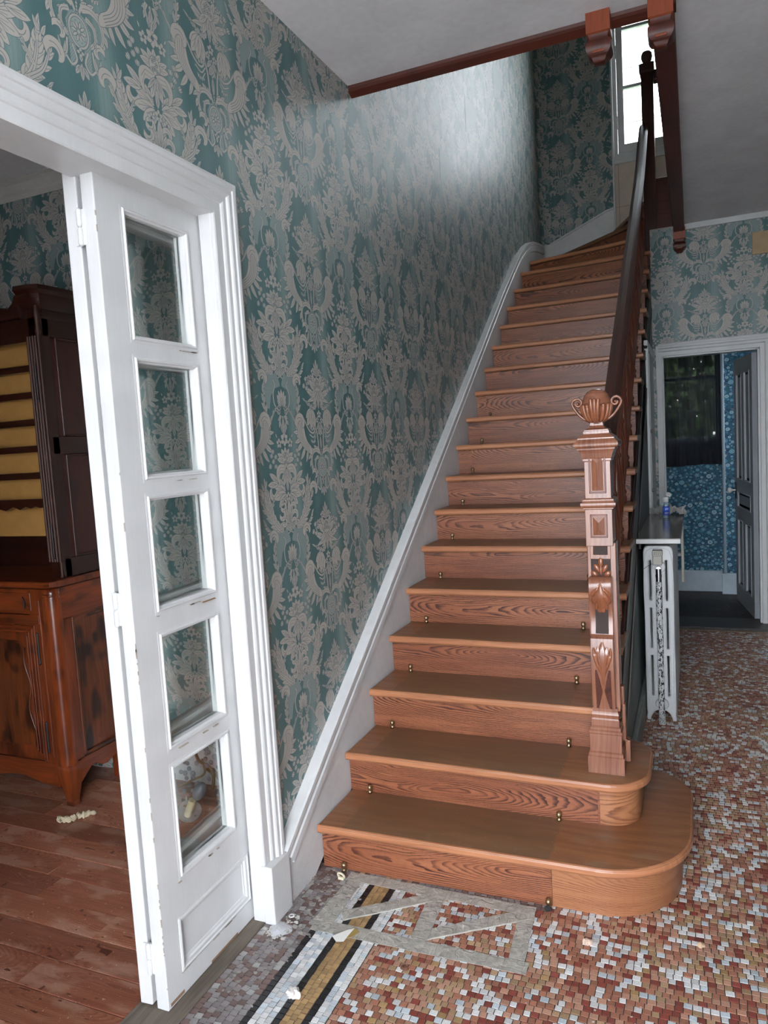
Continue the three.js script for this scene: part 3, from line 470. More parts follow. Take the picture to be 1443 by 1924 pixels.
// --- door casing towards the dining room
S('trim_9', [frameSweep(CAS, (p, t) => [-0.03 + t * 0.8, p[1], p[0]], (d) => [[0.345 - d, 0.2], [0.345 - d, 2.287 + d], [2.25 + d, 2.287 + d], [2.25 + d, 0.0]], 'y'), box(-0.03, 0.012, 0, 0.2, 0.236, 0.35, 0.004, 'y'), box(-0.15, -0.028, 2.287, 2.31, 0.3, 2.3, 0.003, 'z'), box(-0.075, -0.028, 0, 2.3, 0.3, 0.348, 0.006, 'y'), box(-0.15, -0.028, 0, 2.3, 0.285, 0.305, 0, 'y')], M.white, 'white moulded casing round the wide opening to the dining room');
// --- blue room
const blueM = std({ map: scaled(canvasTex(blueCanvas()), 1 / 0.62, 1 / 0.62), roughness: 0.7 });
S('wall_blue', [board(rect(0.6, 1.545, 0, 1.40), 'z', -5.4, -5.17, 0, 'x'), board(rect(0.6, 1.02, 1.4, 3.05), 'z', -5.4, -5.17, 0, 'x'), board(rect(1.545, 3.0, 0, 3.05), 'z', -5.4, -5.06, 0, 'x'), board(rect(1.02, 1.545, 2.5, 3.05), 'z', -5.4, -5.17, 0, 'x')], blueM, 'blue wallpaper with small round flowers in the far room');
S('wall_blue_left', box(0.7, 0.85, 0, 2.6, -5.2, -4.11), M.plaster);
S('ceiling_blue', slab([[0.7, -4.11], [3.0, -4.11], [3.0, -5.2], [0.7, -5.2]], 2.6, 0.06), M.plaster);
S('wall_blue_right', [box(2.9, 3.05, 0, 1.45, -5.2, -4.1), box(2.9, 3.05, 2.05, 3.05, -5.2, -4.1), box(2.9, 3.05, 1.45, 2.05, -4.55, -4.1), box(2.9, 3.05, 1.45, 2.05, -5.2, -4.95)], M.paleBlue);
S('wall_blue_front', box(2.3, 3.0, 0, 3.05, -4.11, -4.0), M.plaster);
S('baseboard_blue', [box(0.85, 1.535, 0, 0.185, -5.17, -5.15, 0.003), box(0.85, 1.535, 0.185, 0.2, -5.17, -5.14, 0.004), box(1.525, 2.9, 0, 0.18, -5.06, -5.04, 0.003), box(1.52, 2.9, 0.18, 0.196, -5.06, -5.03, 0.004)], M.paleBlue, 'pale blue baseboard of the far room');
S('floor_blue', slab([[0.7, -4.0], [3.0, -4.0], [3.0, -5.3], [0.7, -5.3]], -0.1, 0.099), std({ map: scaled(dataTex(512, 512, (x, y) => { const b = noise(x / 5, y / 4, 6, 102, 128), n = noise(x / 40, y / 40, 7, 13, 13); const k = 46 + 50 * sstep(0.5, 0.85, b) * n + 14 * (b - 0.5); return [k * 1.12, k * 0.98, k * 0.92]; }), 1.3, 1.3), roughness: 0.6 }), 'dark stone floor of the far room');
S('trim_10', [box(1.03, 2.15, -0.02, 0.003, -4.12, -3.79, 0.002)], std({ map: scaled(plasterC, 2, 2), color: lin(0.085, 0.075, 0.07), roughness: 0.5 }), 'dark stone sill in the far doorway');
// --- mosaic floor of the hall
const TESS = { x: 0.0225, z: 0.0205 };
{
  const fl = tag(mesh('floor', slab([[-0.18, 3.2], [2.3, 3.2], [2.3, -4.0], [-0.18, -4.0]], -0.12, 0.1175), std({ map: scaled(plasterC, 2, 2), color: lin(0.07, 0.055, 0.05), roughness: 0.9 }), scene), 'mosaic floor of small red, pink and white stone pieces', null, null, 'structure');
  function tesseraGeo(w, d) {
    const h = 0.0028, c = 0.0012, a = [[-w, -d], [w, -d], [w, d], [-w, d]].map((p) => [p[0] / 2, p[1] / 2]), top = a.map((p) => [p[0] - Math.sign(p[0]) * c, p[1] - Math.sign(p[1]) * c]), v = [];
    const Q = (p, q, r, s) => v.push(p, r, q, p, s, r);
    const y0 = -h, y1 = -0.0006, y2 = 0;
    for (let i = 0; i < 4; i++) { const j = (i + 1) % 4; Q([a[i][0], y0, a[i][1]], [a[j][0], y0, a[j][1]], [a[j][0], y1, a[j][1]], [a[i][0], y1, a[i][1]]); Q([a[i][0], y1, a[i][1]], [a[j][0], y1, a[j][1]], [top[j][0], y2, top[j][1]], [top[i][0], y2, top[i][1]]); }
    Q(...top.map((p) => [p[0], y2, p[1]])); return puv(quads(v), 'x');
  }
  const R = rng(2024), list = [];
  const pal = { white: [0.82, 0.82, 0.81], bluew: [0.64, 0.71, 0.76], pink: [0.56, 0.31, 0.215], terra: [0.44, 0.19, 0.12], red: [0.29, 0.07, 0.05], tan: [0.50, 0.33, 0.19], ochre: [0.47, 0.30, 0.14], black: [0.018, 0.018, 0.02], worn: [0.29, 0.26, 0.26], wornr: [0.20, 0.13, 0.115], worng: [0.40, 0.39, 0.38] };
  const inStep = (x, z) => {
    if (x < 0.985 && z < -0.034) return true; if (x < 1.02 && z < -0.5) return true; if (z > -0.034 || z < -0.745) return false;
    if (z > -0.295) return Math.hypot((x - 0.985) / 0.249, (z + 0.295) / 0.256) < 1;
    return z > -0.57 ? x < 1.234 : Math.hypot((x - 1.07) / 0.166, (z + 0.57) / 0.17) < 1 || x < 1.07;
  };
  const put = (x, z, w, d, kind, turn = 0) => { if (!inStep(x, z) && x < 2.15 && !(x < -0.02)) list.push([x, z, w, d, kind, turn]); };
  const runs = [[-0.03, 0.128, 'worn', 7, 'z'], [0.128, 0.15, 'black', 1], [0.15, 0.212, 'white', 3], [0.212, 0.234, 'black', 1], [0.234, 0.292, 'ochre', 3], [0.292, 0.314, 'black', 1], [0.314, 0.354, 'white', 2]];
  for (const [a, b, kind, n] of runs) { const w = (b - a) / n; for (let k = 0; k < n; k++) for (let z = -0.06 + (k % 2) * 0.01; z < 2.6; z += TESS.z) {
    let kd = kind; if (kind === 'worn') kd = ['worn', 'worn', 'wornr', 'wornr', 'worng', 'worn'][R() * 6 | 0]; else if (z < 0.012) kd = ['worn', 'wornr', 'worng', 'tan'][R() * 4 | 0]; else if (kind === 'white' && R() < 0.25) kd = 'bluew';
    put(a + w * (k + 0.5) + (R() - 0.5) * 0.0015, z, w - 0.0016, TESS.z - 0.0017 - R() * 0.001, kd, (R() - 0.5) * (kind === 'worn' ? 0.4 : 0.06)); } }
  // running bond field
  let row = 0;
  for (let z = 2.6; z > -3.68; z -= TESS.z, row++) { let x = 0.356 + (row % 2) * TESS.x * 0.5 * 0 ; let first = true;
    while (x < 2.15) {
      const w = first && row % 2 ? TESS.x * 0.5 : TESS.x * (0.86 + R() * 0.28); first = false;
      const cx = x + w / 2, wav = 0.004 * Math.sin(cx * 9 + row * 0.13);
      const cl = noise(cx * 36, z * 38, 301), cl2 = noise(cx * 7, z * 7, 302), r = R();
      let kd = r < 0.28 ? 'pink' : r < 0.52 ? 'terra' : r < 0.68 ? 'red' : r < 0.90 ? 'tan' : r < 0.95 ? 'ochre' : 'pink';
      if (cl2 > 0.62 && r > 0.5) kd = r > 0.75 ? 'red' : 'terra';
      if (R() < 0.10 + 0.62 * sstep(0.58, 0.74, cl)) kd = R() < 0.3 ? 'bluew' : 'white';
      if (z < 0.0 && z > -0.06 && cx < 0.84) kd = R() < 0.5 ? 'worn' : 'wornr';
      put(cx, z + wav, w - 0.0026, TESS.z - 0.0027, kd, (R() - 0.5) * 0.12); x += w;
    } }
  // border along the far threshold
  for (let j = 0; j < 4; j++) for (let x = 1.05; x < 2.15; x += TESS.x) put(x, -3.70 - j * TESS.z, TESS.x - 0.0016, TESS.z - 0.0016, ['tan', 'ochre', 'black', 'worng'][j]);
  // largest in the picture first
  camera.updateMatrixWorld(); camera.updateProjectionMatrix(); const P = V3();
  list.forEach((t) => { P.set(t[0], 0, t[1]); const d = P.distanceTo(camera.position); P.project(camera); t.size = Math.abs(P.x) < 1 && Math.abs(P.y) < 1 && P.z < 1 ? t[2] * t[3] / Math.pow(d, 3) : -1; });
  list.sort((a, b) => b.size - a.size);
  const matOf = {}, stone = dataTex(256, 256, (x, y) => { const n = noise(x / 7, y / 7, 8, 36, 36) * 0.6 + noise(x / 2, y / 2, 9, 128, 128) * 0.4, v = 226 + 44 * (n - 0.5); return [v, v, v]; });
  const stoneM = scaled(stone, 6, 6);
  const gA = [tesseraGeo(1, 1)];
  const shade = (k, r) => { const p = pal[k], q = 0.82 + 0.4 * r; return new THREE.Color().setRGB(p[0] * q, p[1] * q, p[2] * q); };
  for (const k in pal) matOf[k] = [0.1, 0.4, 0.8].map((r) => phy({ color: shade(k, r), map: stoneM, roughness: 0.38 }));
  const geoCache = {};
  list.slice(0, 300).forEach((t) => { const key = Math.round(t[2] * 2000) + '_' + Math.round(t[3] * 2000); const g = geoCache[key] ??= tesseraGeo(Math.round(t[2] * 2000) / 2000, Math.round(t[3] * 2000) / 2000); const m = mesh('tessera', g, matOf[t[4]][R() * 3 | 0], fl); m.position.set(t[0], 0, t[1]); m.rotation.y = t[5]; });
  const rest = list.slice(300), im = new THREE.InstancedMesh(tesseraGeo(0.0208, 0.0187), phy({ map: stoneM, roughness: 0.38 }), rest.length), m4 = new THREE.Matrix4(), q = new THREE.Quaternion(), up = V3(0, 1, 0);
  rest.forEach((t, i) => { m4.compose(V3(t[0], -R() * 0.0005, t[1]), q.setFromAxisAngle(up, t[5]), V3(t[2] / 0.0208, 1, t[3] / 0.0187)); im.setMatrixAt(i, m4); im.setColorAt(i, shade(t[4], R())); });
  im.name = 'tesserae'; im.userData.kind = 'stuff'; fl.add(im);
}
// ================================================================ STAIRCASE
// nosing heights and depths at the wall, read off step by step
const NY = [0, 0.176, 0.342, 0.513, 0.681, 0.853, 1.022, 1.188, 1.355, 1.525, 1.692, 1.865, 2.035, 2.206, 2.382, 2.555, 2.733, 2.92, 3.095, 3.26, 3.437];
const NZ = [0, 0.022, -0.241, -0.505, -0.754, -0.998, -1.245, -1.475, -1.701, -1.935, -2.173, -2.407, -2.666, -2.897, -3.157, -3.425, -3.693, -3.988, -4.405];
const NZR = NZ.map((z, i) => i < 3 ? z : i < 15 ? z + 0.004 : i === 15 ? z + 0.02 : i === 16 ? z + 0.045 : i === 17 ? z + 0.11 : z + 0.28);
const TH = 0.031, OV = 0.036;
const stair = thing('staircase', 'straight flight of red-brown oak stairs with two rounded bottom steps', 'staircase');
{
  const R = rng(9);
  const arcPts = (cx, cz, rx, rz, a0, a1, n = 10) => Array.from({ length: n + 1 }, (_, i) => { const a = lerp(a0, a1, i / n); return [cx + rx * Math.cos(a), cz + rz * Math.sin(a)]; });
  const D = Math.PI / 180;
  const outlineFront = (i, o) => {   // front and right side of a tread or riser face, set back by o
    if (i === 1) return [[0.003, 0.022 - o], [0.6, 0.012 - o], [0.98, 0.006 - o], ...arcPts(0.985 + 0, -0.295, 0.295 - o, 0.302 - o, 88 * D, 2 * D, 16), [1.281 - o, -0.32], [1.281 - o, -0.56], ...arcPts(1.07, -0.57, 0.212 - o, 0.215 - o, -3 * D, -85 * D, 8), [1.0, -0.786 + o]];
    if (i === 2) return [[0.003, -0.241 - o], [0.98, -0.237 - o], ...arcPts(1.0, -0.385, 0.145 - o, 0.148 - o, 88 * D, 2 * D, 12), [1.145 - o, -0.40], [1.145 - o, -0.53], ...arcPts(1.02, -0.54, 0.125 - o, 0.13 - o, -3 * D, -85 * D, 7), [0.99, -0.67 + o]];
    return [[0.003, NZ[i] - o], [1.028, NZR[i] - o]];
  };
  for (let i = 1; i <= 18; i++) {
    const y = NY[i], f = outlineFront(i, 0);
    let back;
    if (i < 17) back = [[i < 3 ? 1.0 : 1.028, NZR[i + 1] - OV - 0.02], [0.003, NZ[i + 1] - OV - 0.02]];
    else if (i === 17) back = [[1.028, NZR[18] - 0.06], [0.003, NZ[18] - 0.06]];
    else back = [[1.028, -4.24], [0.12, -5.2], [0.003, -5.18]];
    if (i < 3) back[0] = [0.99, NZ[i + 1] - OV - 0.02];
    const pts = i < 3 ? [...f, [0.99, NZ[i + 1] - OV - 0.02], [0.003, NZ[i + 1] - OV - 0.02]] : [...f, ...back];
    const tr = mesh('tread', toCreasedNormals(slab(pts, y - TH, TH, 0.0095, 'x', 0, R() * 0.5), 0.7), i % 2 ? M.treadA : M.treadB, stair);
    // nosing strip: the rounded, lighter front edge
    const fr = f.slice(0, i < 3 ? f.length - 1 : 2), pos = [], prof = [[-0.0085, 0.0004], [-0.003, -0.0018], [0.0007, -0.009], [0.0007, -0.022], [-0.003, -0.029]];
    const nrm = fr.map((p, k) => { const a = fr[Math.max(0, k - 1)], b = fr[Math.min(fr.length - 1, k + 1)], dx = b[0] - a[0], dz = b[1] - a[1], l = Math.hypot(dx, dz); return [-dz / l, dx / l]; });
    for (let k = 0; k + 1 < fr.length; k++) for (let j = 0; j + 1 < prof.length; j++) { const P = (q, m, o) => [q[0] + m[0] * o[0], y + o[1], q[1] + m[1] * o[0]]; const a = P(fr[k], nrm[k], prof[j]), b = P(fr[k + 1], nrm[k + 1], prof[j]), c = P(fr[k + 1], nrm[k + 1], prof[j + 1]), d = P(fr[k], nrm[k], prof[j + 1]); pos.push(a, b, c, a, c, d); }
    mesh('nosing', puv(quads(pos), 'x', R() * 1.2, y * 3 + R()), M.nosing, tr);
    // riser
    const rf = outlineFront(i, OV), y0 = i === 1 ? 0 : NY[i - 1], h = y - TH - y0;
    const band = ((i * 7) % 3) * 0.2, uo = R() * 0.25 - (i % 2 ? 0.1 : 0), rm = i % 2 ? M.riserA : M.riserB;
    const wallStrip = (pl, u0) => { const v = [], uv = []; let L = u0; for (let k = 0; k + 1 < pl.length; k++) { const a = pl[k], b = pl[k + 1], l = Math.hypot(b[0] - a[0], b[1] - a[1]); const q = [[a, y0, L], [b, y0, L + l], [b, y - TH + 0.004, L + l], [a, y0, L], [b, y - TH + 0.004, L + l], [a, y - TH + 0.004, L]]; for (const [p, yy, u] of q) { v.push([p[0], yy, p[1]]); uv.push(u, 0.012 + band + (yy - y0)); } L += l; } const g = quads(v); g.setAttribute('uv', new THREE.Float32BufferAttribute(uv, 2)); return g; };
    if (i < 3) {
      const xj = i === 1 ? 0.848 : 0.985, flat = [rf[0], [xj, lerp(rf[0][1], rf[i === 1 ? 2 : 1][1], i === 1 ? 0.87 : 1)]];
      const r1 = mesh('riser', [wallStrip(flat, uo), box(0.003, xj - 0.001, y0, y - TH, flat[1][1] - 0.02, Math.min(flat[0][1], flat[1][1]) - 0.0015)], rm, stair);
      const curved = [[xj + 0.0012, flat[1][1]], ...rf.slice(i === 1 ? 2 : 1)];
      mesh('curved_riser', toCreasedNormals(wallStrip(curved, 0.1), 1.0), M.bull, stair).userData.label = 'bent oak block closing the rounded end of the step';
      for (const x of [0.092, 0.838]) knob(r1, x, y0, flat[0][1] + (flat[1][1] - flat[0][1]) * x / xj);
    } else {
      const r1 = mesh('riser', [wallStrip(rf.map((p) => [Math.min(p[0], 1.002), p[1]]), uo), board(rect(0.003, 1.002, y0, y - TH), 'z', -0.02, -0.0015).translate(0, 0, Math.min(rf[0][1], rf[1][1]))], rm, stair);
      if (i < 12) for (const x of [0.092, 0.838]) knob(r1, x, y0, lerp(rf[0][1], rf[1][1], x));
    }
  }
  // winders that turn to the right under the window
  const newelP = [1.0, -4.12];
  for (const [k, a, yb] of [[19, [0.03, -5.2], 3.26], [20, [0.62, -5.25], 3.437]]) {
    const b = k === 19 ? [1.028, -4.16] : [1.04, -4.2], c = k === 19 ? [0.70, -5.24] : [1.2, -5.24], d = k === 19 ? [1.04, -4.24] : [1.2, -4.135];
    const t = mesh('tread', slab([a, b, d, c], yb - TH, TH, 0.008, 'x', 0, k), M.treadB, stair);
    const dx = b[0] - a[0], dz = b[1] - a[1], l = Math.hypot(dx, dz), n = [-dz / l * 0.035, dx / l * 0.035];
    const q = [[a[0] - n[0], a[1] - n[1]], [b[0] - n[0], b[1] - n[1]]], y0 = NY[k - 1];
    mesh('riser', puv(quads([[q[0][0], y0, q[0][1]], [q[1][0], y0, q[1][1]], [q[1][0], yb - TH, q[1][1]], [q[0][0], y0, q[0][1]], [q[1][0], yb - TH, q[1][1]], [q[0][0], yb - TH, q[0][1]]]), 'x', 0.2, 0.3), M.riserB, stair);
  }
  function knob(parent, x, y, z) {
    const g = [lathe([[0, 0], [0.0085, 0.0], [0.0095, 0.006], [0.007, 0.009], [0.006, 0.012], [0.0095, 0.018], [0.0105, 0.025], [0.008, 0.032], [0, 0.034]], 12).translate(x, y + 0.0005, z + 0.014), new THREE.CylinderGeometry(0.003, 0.003, 0.02, 6).rotateX(Math.PI / 2).translate(x, y + 0.008, z + 0.006)];
    mesh('rod_knob', g, M.brass, parent).userData.label = 'small brass stair rod bracket';
  }
}
// outer string under the ends of the steps
{
  const lowY = (z) => 0.30 + (-0.42 - z) * 0.69, hiY = (z) => 0.34 + (-0.42 - z) * 0.69;
  const st = [], zz = (i) => NZR[i] - OV - 0.003;
  st.push([-0.62, 0.02]); for (let i = 3; i <= 17; i++) { st.push([zz(i), NY[i - 1] - TH]); st.push([zz(i), NY[i] - TH]); } st.push([-4.13, NY[17] - TH]); st.push([-4.13, 2.72]);
  st.push([-0.62, 0.02]);
  st.pop();
  mesh('string_board', board(st, 'x', 0.972, 1.0, 0, 'z'), M.string, stair).userData.label = 'dark side board under the step ends';
  for (const [a, b, t] of [[0.15, 0.175, 0.014], [0.185, 0.235, 0.022], [0.40, 0.43, 0.016], [0.435, 0.50, 0.026]]) {
    const ln = (z) => NY[3] + (NZ[3] - z) * 0.695; const z0 = -0.66, z1 = -4.08;
    mesh('string_moulding', board([[z0, ln(z0) - b], [z0, ln(z0) - a], [z1, ln(z1) - a], [z1, ln(z1) - b]], 'x', 0.999, 1.0 + t, 0.004, 'z'), M.string, stair);
  }
  // white closed string against the wall with its moulded top edge
  const top = [[0.252, 0.205], [0.157, 0.274], [-0.079, 0.438], [-0.6, 0.79], [-0.935, 1.02], [-2.092, 1.812], [-2.729, 2.25], [-3.3, 2.64], [-3.7, 2.90], [-4.0, 3.08], [-4.2, 3.18], [-4.4, 3.255], [-4.6, 3.308], [-4.85, 3.35], [-5.1, 3.385]];
  const sk = [[0.252, 0.0], [0.05, 0.0], [-5.1, 2.7], ...[...top].reverse().map((p) => [p[0], p[1] - 0.05])];
  S('baseboard_stair', [board(sk, 'x', -0.03, 0.0, 0, 'z')], M.skirt, 'white painted sloping board between the steps and the papered wall');
  const pos = [], prof = [[-0.085, 0], [-0.085, 0.006], [-0.078, 0.011], [-0.05, 0.011], [-0.045, 0.006], [-0.028, 0.008], [-0.02, 0.014], [-0.004, 0.014], [0, 0.008], [0, -0.03]];
  const nr = top.map((p, i) => { const a = top[Math.max(0, i - 1)], b = top[Math.min(top.length - 1, i + 1)], dz = b[0] - a[0], dy = b[1] - a[1], l = Math.hypot(dz, dy); return [dy / l, -dz / l]; });
  for (let i = 0; i + 1 < top.length; i++) for (let j = 0; j + 1 < prof.length; j++) { const P = (k, q) => [q[1], top[k][1] + nr[k][1] * q[0], top[k][0] + nr[k][0] * q[0]]; const a = P(i, prof[j]), b = P(i + 1, prof[j]), c = P(i + 1, prof[j + 1]), d = P(i, prof[j + 1]); pos.push(a, b, c, a, c, d); }
  S('trim_11', puv(toCreasedNormals(quads(pos), 0.5), 'z'), M.skirt, 'white moulding on the sloping board beside the steps');
  // curve round the corner and along the back wall
  const cs = []; const arc = []; for (let i = 0; i <= 8; i++) { const a = i / 8 * Math.PI / 2; arc.push([0.07 - 0.1 * Math.cos(a), -5.1 - 0.1 * Math.sin(a), 3.385 + 0.02 * i / 8]); }
  for (let i = 0; i < 8; i++) { const a = arc[i], b = arc[i + 1], ina = (p) => [p[0] + (0.07 - p[0]) * 0.3, p[2], p[1] + (-5.1 - p[1]) * 0.3]; const A = ina(a), B = ina(b); const A0 = [A[0], 2.8, A[2]], B0 = [B[0], 2.8, B[2]], Aw = [a[0], a[2] + 0.004, a[1]], Bw = [b[0], b[2] + 0.004, b[1]]; cs.push(A0, B0, B, A0, B, A, A, B, Bw, A, Bw, Aw); }
  S('baseboard_corner', puv(toCreasedNormals(quads(cs), 0.8), 'x'), M.skirt, 'rounded white baseboard in the corner at the head of the stairs');
  S('baseboard_back', [board([[0.06, 2.9], [0.66, 3.2], [0.66, 3.632], [0.60, 3.622], [0.06, 3.395]], 'z', -5.2, -5.176, 0.004), board([[0.06, 3.395], [0.60, 3.622], [0.66, 3.632], [0.66, 3.648], [0.598, 3.638], [0.06, 3.411]], 'z', -5.2, -5.168, 0.003)], M.skirt, 'white baseboard climbing with the winding steps');
}
// ---------------------------------------------------------------- newel post
{
  const N = thing('newel_post', 'carved oak newel post with an urn on top at the foot of the stairs', 'newel post', [1.0, 0.342, -0.385]);
  const W = M.newel, y = (v) => v - 0.342, fz = 0.062;
  mesh('base', squareTurn([[0.0625, 0], [0.0625, 0.060], [0.059, 0.064], [0.059, 0.074], [0.054, 0.079], [0.054, 0.142], [0.0565, 0.145], [0.0565, 0.153], [0.052, 0.158], [0.052, 0.166], [0.047, 0.171], [0.047, 0.193], [0.0445, 0.198], [0.0455, 0.206], [0.0465, 0.211], [0.0455, 0.217], [0.043, 0.222], [0.043, 0.236]]), W, N);
  // post behind the scrolled front
  mesh('shaft', [box(-0.046, 0.052, 0.22, y(1.17), -0.05, 0.026, 0.003, 'y', 0.3), box(-0.046, 0.046, y(1.16), y(1.318), -0.046, 0.046, 0.002, 'y'), box(-0.044, 0.044, y(1.31), y(1.50), -0.044, 0.044, 0.002, 'y', 0.2, 0.3)], W, N);
  // framed panels with pyramid centres
  const panel = (y0, y1, hw, z) => {
    const fr = []; const t = 0.006;
    fr.push(box(-hw, hw, y1 - t, y1, z - 0.004, z + 0.004, 0.002), box(-hw, hw, y0, y0 + t, z - 0.004, z + 0.004, 0.002), box(-hw, -hw + t, y0, y1, z - 0.004, z + 0.004, 0.002, 'y'), box(hw - t, hw, y0, y1, z - 0.004, z + 0.004, 0.002, 'y'));
    const p = mesh('panel_frame', fr, M.newelDark, N);
    const a = hw - t - 0.003, b0 = y0 + t + 0.003, b1 = y1 - t - 0.003, e = z + 0.0015, m = Math.min(a, (b1 - b0) / 2), tip = z + 0.0075, cy0 = b0 + m, cy1 = b1 - m;
    const A = [-a, b0, e], B = [a, b0, e], C = [a, b1, e], D = [-a, b1, e], L = [0, cy0, tip], U = [0, cy1, tip];
    mesh('panel_point', puv(quads([A, B, L, B, C, U, B, U, L, C, D, U, D, A, L, D, L, U]), 'y', 0.1, 0.2), W, p);
  };
  panel(y(1.345), y(1.478), 0.0285, 0.0445); panel(y(1.19), y(1.272), 0.029, 0.0465);
  mesh('collar', squareTurn([[0.046, y(1.288)], [0.050, y(1.291)], [0.050, y(1.294)], [0.056, y(1.298)], [0.0585, y(1.304)], [0.0585, y(1.312)], [0.054, y(1.315)], [0.052, y(1.320)], [0.052, y(1.324)], [0.046, y(1.328)]]), W, N);
  mesh('cap', squareTurn([[0.044, y(1.455)], [0.047, y(1.458)], [0.047, y(1.465)], [0.049, y(1.468)], [0.054, y(1.485)], [0.057, y(1.492)], [0.0585, y(1.494)], [0.062, y(1.496)], [0.063, y(1.502)], [0.070, y(1.505)], [0.073, y(1.510)], [0.074, y(1.517)], [0.0715, y(1.522)], [0.062, y(1.532)], [0.0605, y(1.533)], [0.0605, y(1.537)], [0.058, y(1.539)], [0.044, y(1.550)], [0.0425, y(1.551)], [0.0425, y(1.560)], [0.040, y(1.561)], [0.040, y(1.5645)], [0.038, y(1.566)], [0.027, y(1.571)], [0.022, y(1.579)], [0.0205, y(1.589)], [0.022, y(1.592)], [0, y(1.593)]]), W, N);
  // urn: ribbed bowl, domed lid, two scrolled handles
  const bowlP = (t) => [0.016 + 0.033 * Math.sin(t * 1.45), 0.052 * (1 - Math.cos(t * 1.57))];   // radius, height
  const bowl = lathe(Array.from({ length: 13 }, (_, i) => bowlP(i / 12)), 40); bowl.translate(0, y(1.594), 0);
  const ribs = []; for (let k = 0; k < 16; k++) { const a = (k + 0.5) / 16 * 6.2832, pts = []; for (let j = 0; j <= 8; j++) { const [r, h] = bowlP(j / 8); pts.push([Math.cos(a) * r, y(1.594) + h, Math.sin(a) * r]); } ribs.push(tube(pts, 0.0078, 16, 8), blob(...pts[8], 0.0086, 0.0086, 0.0086)); }
  const dome = lathe([[0.044, -0.006], [0.049, 0], [0.0495, 0.006], [0.0475, 0.010], [0.046, 0.018], [0.041, 0.032], [0.030, 0.045], [0.014, 0.052], [0, 0.053]], 32); dome.scale(1, 1, 0.95); dome.translate(0, y(1.652), 0);
  const urn = mesh('urn', [bowl, ...ribs, lathe([[0.024, 0], [0.022, 0.004], [0.016, 0.008], [0.018, 0.014]], 24).translate(0, y(1.592), 0)], M.carve, N);
  mesh('lid', dome, M.newel, urn);
  const fan = []; for (let k = -1; k <= 1; k++) { const pts = []; for (let j = 0; j <= 10; j++) { const t = j / 10, a = -1.45 + t * 1.75; pts.push([k * (0.005 + 0.0075 * t), y(1.648) + 0.056 * Math.sin(a), 0.016 + 0.048 * Math.cos(a * 0.9)]); } fan.push(tube(pts, 0.0066, 16, 8)); fan.push(blob(...pts[10], 0.0066, 0.0066, 0.0066)); }
  mesh('leaf_clasp', fan, M.carve, urn);
  for (const s of [-1, 1]) { const pts = []; for (let j = 0; j <= 26; j++) { const t = j / 26; if (t < 0.45) { const q = t / 0.45; pts.push([s * lerp(0.018, 0.083, Math.pow(q, 0.8)), y(1.596) + 0.058 * Math.pow(q, 1.7), 0]); } else { const q = (t - 0.45) / 0.55, a = -0.1 + q * 6.6, r = 0.0195 * (1 - 0.68 * q); pts.push([s * (0.0635 + r * Math.cos(a)), y(1.658) + r * Math.sin(a), 0]); } }
    const hg = tube(pts, 0.0052, 60, 8); hg.scale(1, 1, 2.0); mesh('handle', [hg, blob(s * 0.0635, y(1.658), 0, 0.006, 0.006, 0.0125)], M.newel, urn); }
  // dark stippled field, console scrolls and leaves on the front
  mesh('stippled_field', box(-0.0235, 0.0235, y(1.128), y(1.162), 0.025, 0.0285, 0.001), M.stipple, N);
  mesh('field_frame', board(rect(-0.035, 0.035, y(1.112), y(1.178)), 'z', 0.024, 0.03, 0.0015, 'y', [rect(-0.0235, 0.0235, y(1.128), y(1.162))]), W, N);
  const prof = [[0.026, 1.052], [0.052, 1.052], [0.063, 1.046], [0.070, 1.036], [0.073, 1.022], [0.071, 1.004], [0.064, 0.982], [0.054, 0.962], [0.046, 0.940], [0.042, 0.915], [0.043, 0.888], [0.048, 0.862], [0.052, 0.848], [0.062, 0.842], [0.068, 0.836], [0.070, 0.82], [0.073, 0.79], [0.074, 0.75], [0.071, 0.70], [0.064, 0.65], [0.056, 0.61], [0.052, 0.578], [0.026, 0.576]];
  const cs = new THREE.Shape(prof.map((p) => V2(p[0], y(p[1])))), cg = new THREE.ExtrudeGeometry(cs, { depth: 0.074, bevelEnabled: true, bevelThickness: 0.0015, bevelSize: 0.0015, bevelOffset: -0.0015, bevelSegments: 1 }); cg.rotateY(-Math.PI / 2); cg.translate(0.036, 0, 0);
  mesh('console_scroll', puv(toCreasedNormals(cg, 0.6), 'y'), W, N);
  const onProf = (yy) => { for (let i = 0; i + 1 < prof.length; i++) if (yy <= prof[i][1] && yy >= prof[i + 1][1]) return lerp(prof[i][0], prof[i + 1][0], (prof[i][1] - yy) / Math.max(1e-6, prof[i][1] - prof[i + 1][1])); return 0.05; };
  // stippled sunk fields
  const strip = (x0, x1, ya, yb, o, n = 12, taper) => { const v = []; for (let i = 0; i < n; i++) { const a = lerp(ya, yb, i / n), b = lerp(ya, yb, (i + 1) / n), wa = taper ? taper(i / n) : [x0, x1], wb = taper ? taper((i + 1) / n) : [x0, x1]; const A = [wa[0], y(a), onProf(a) + o], B = [wa[1], y(a), onProf(a) + o], C = [wb[1], y(b), onProf(b) + o], D = [wb[0], y(b), onProf(b) + o]; v.push(A, C, B, A, D, C); } return puv(quads(v), 'y'); };
  mesh('stippled_field', strip(-0.022, 0.022, 0.935, 0.85, 0.0012), M.stipple, N);
  for (const s of [-1, 1]) mesh('stippled_field', strip(0, 0, 0.725, 0.58, 0.0012, 14, (t) => { const inner = 0.003 + 0.016 * (t < 0.55 ? 1 - t / 0.55 : (t - 0.55) / 0.45), outer = 0.0265; return s > 0 ? [inner, outer] : [-outer, -inner]; }), M.stippleRed, N);
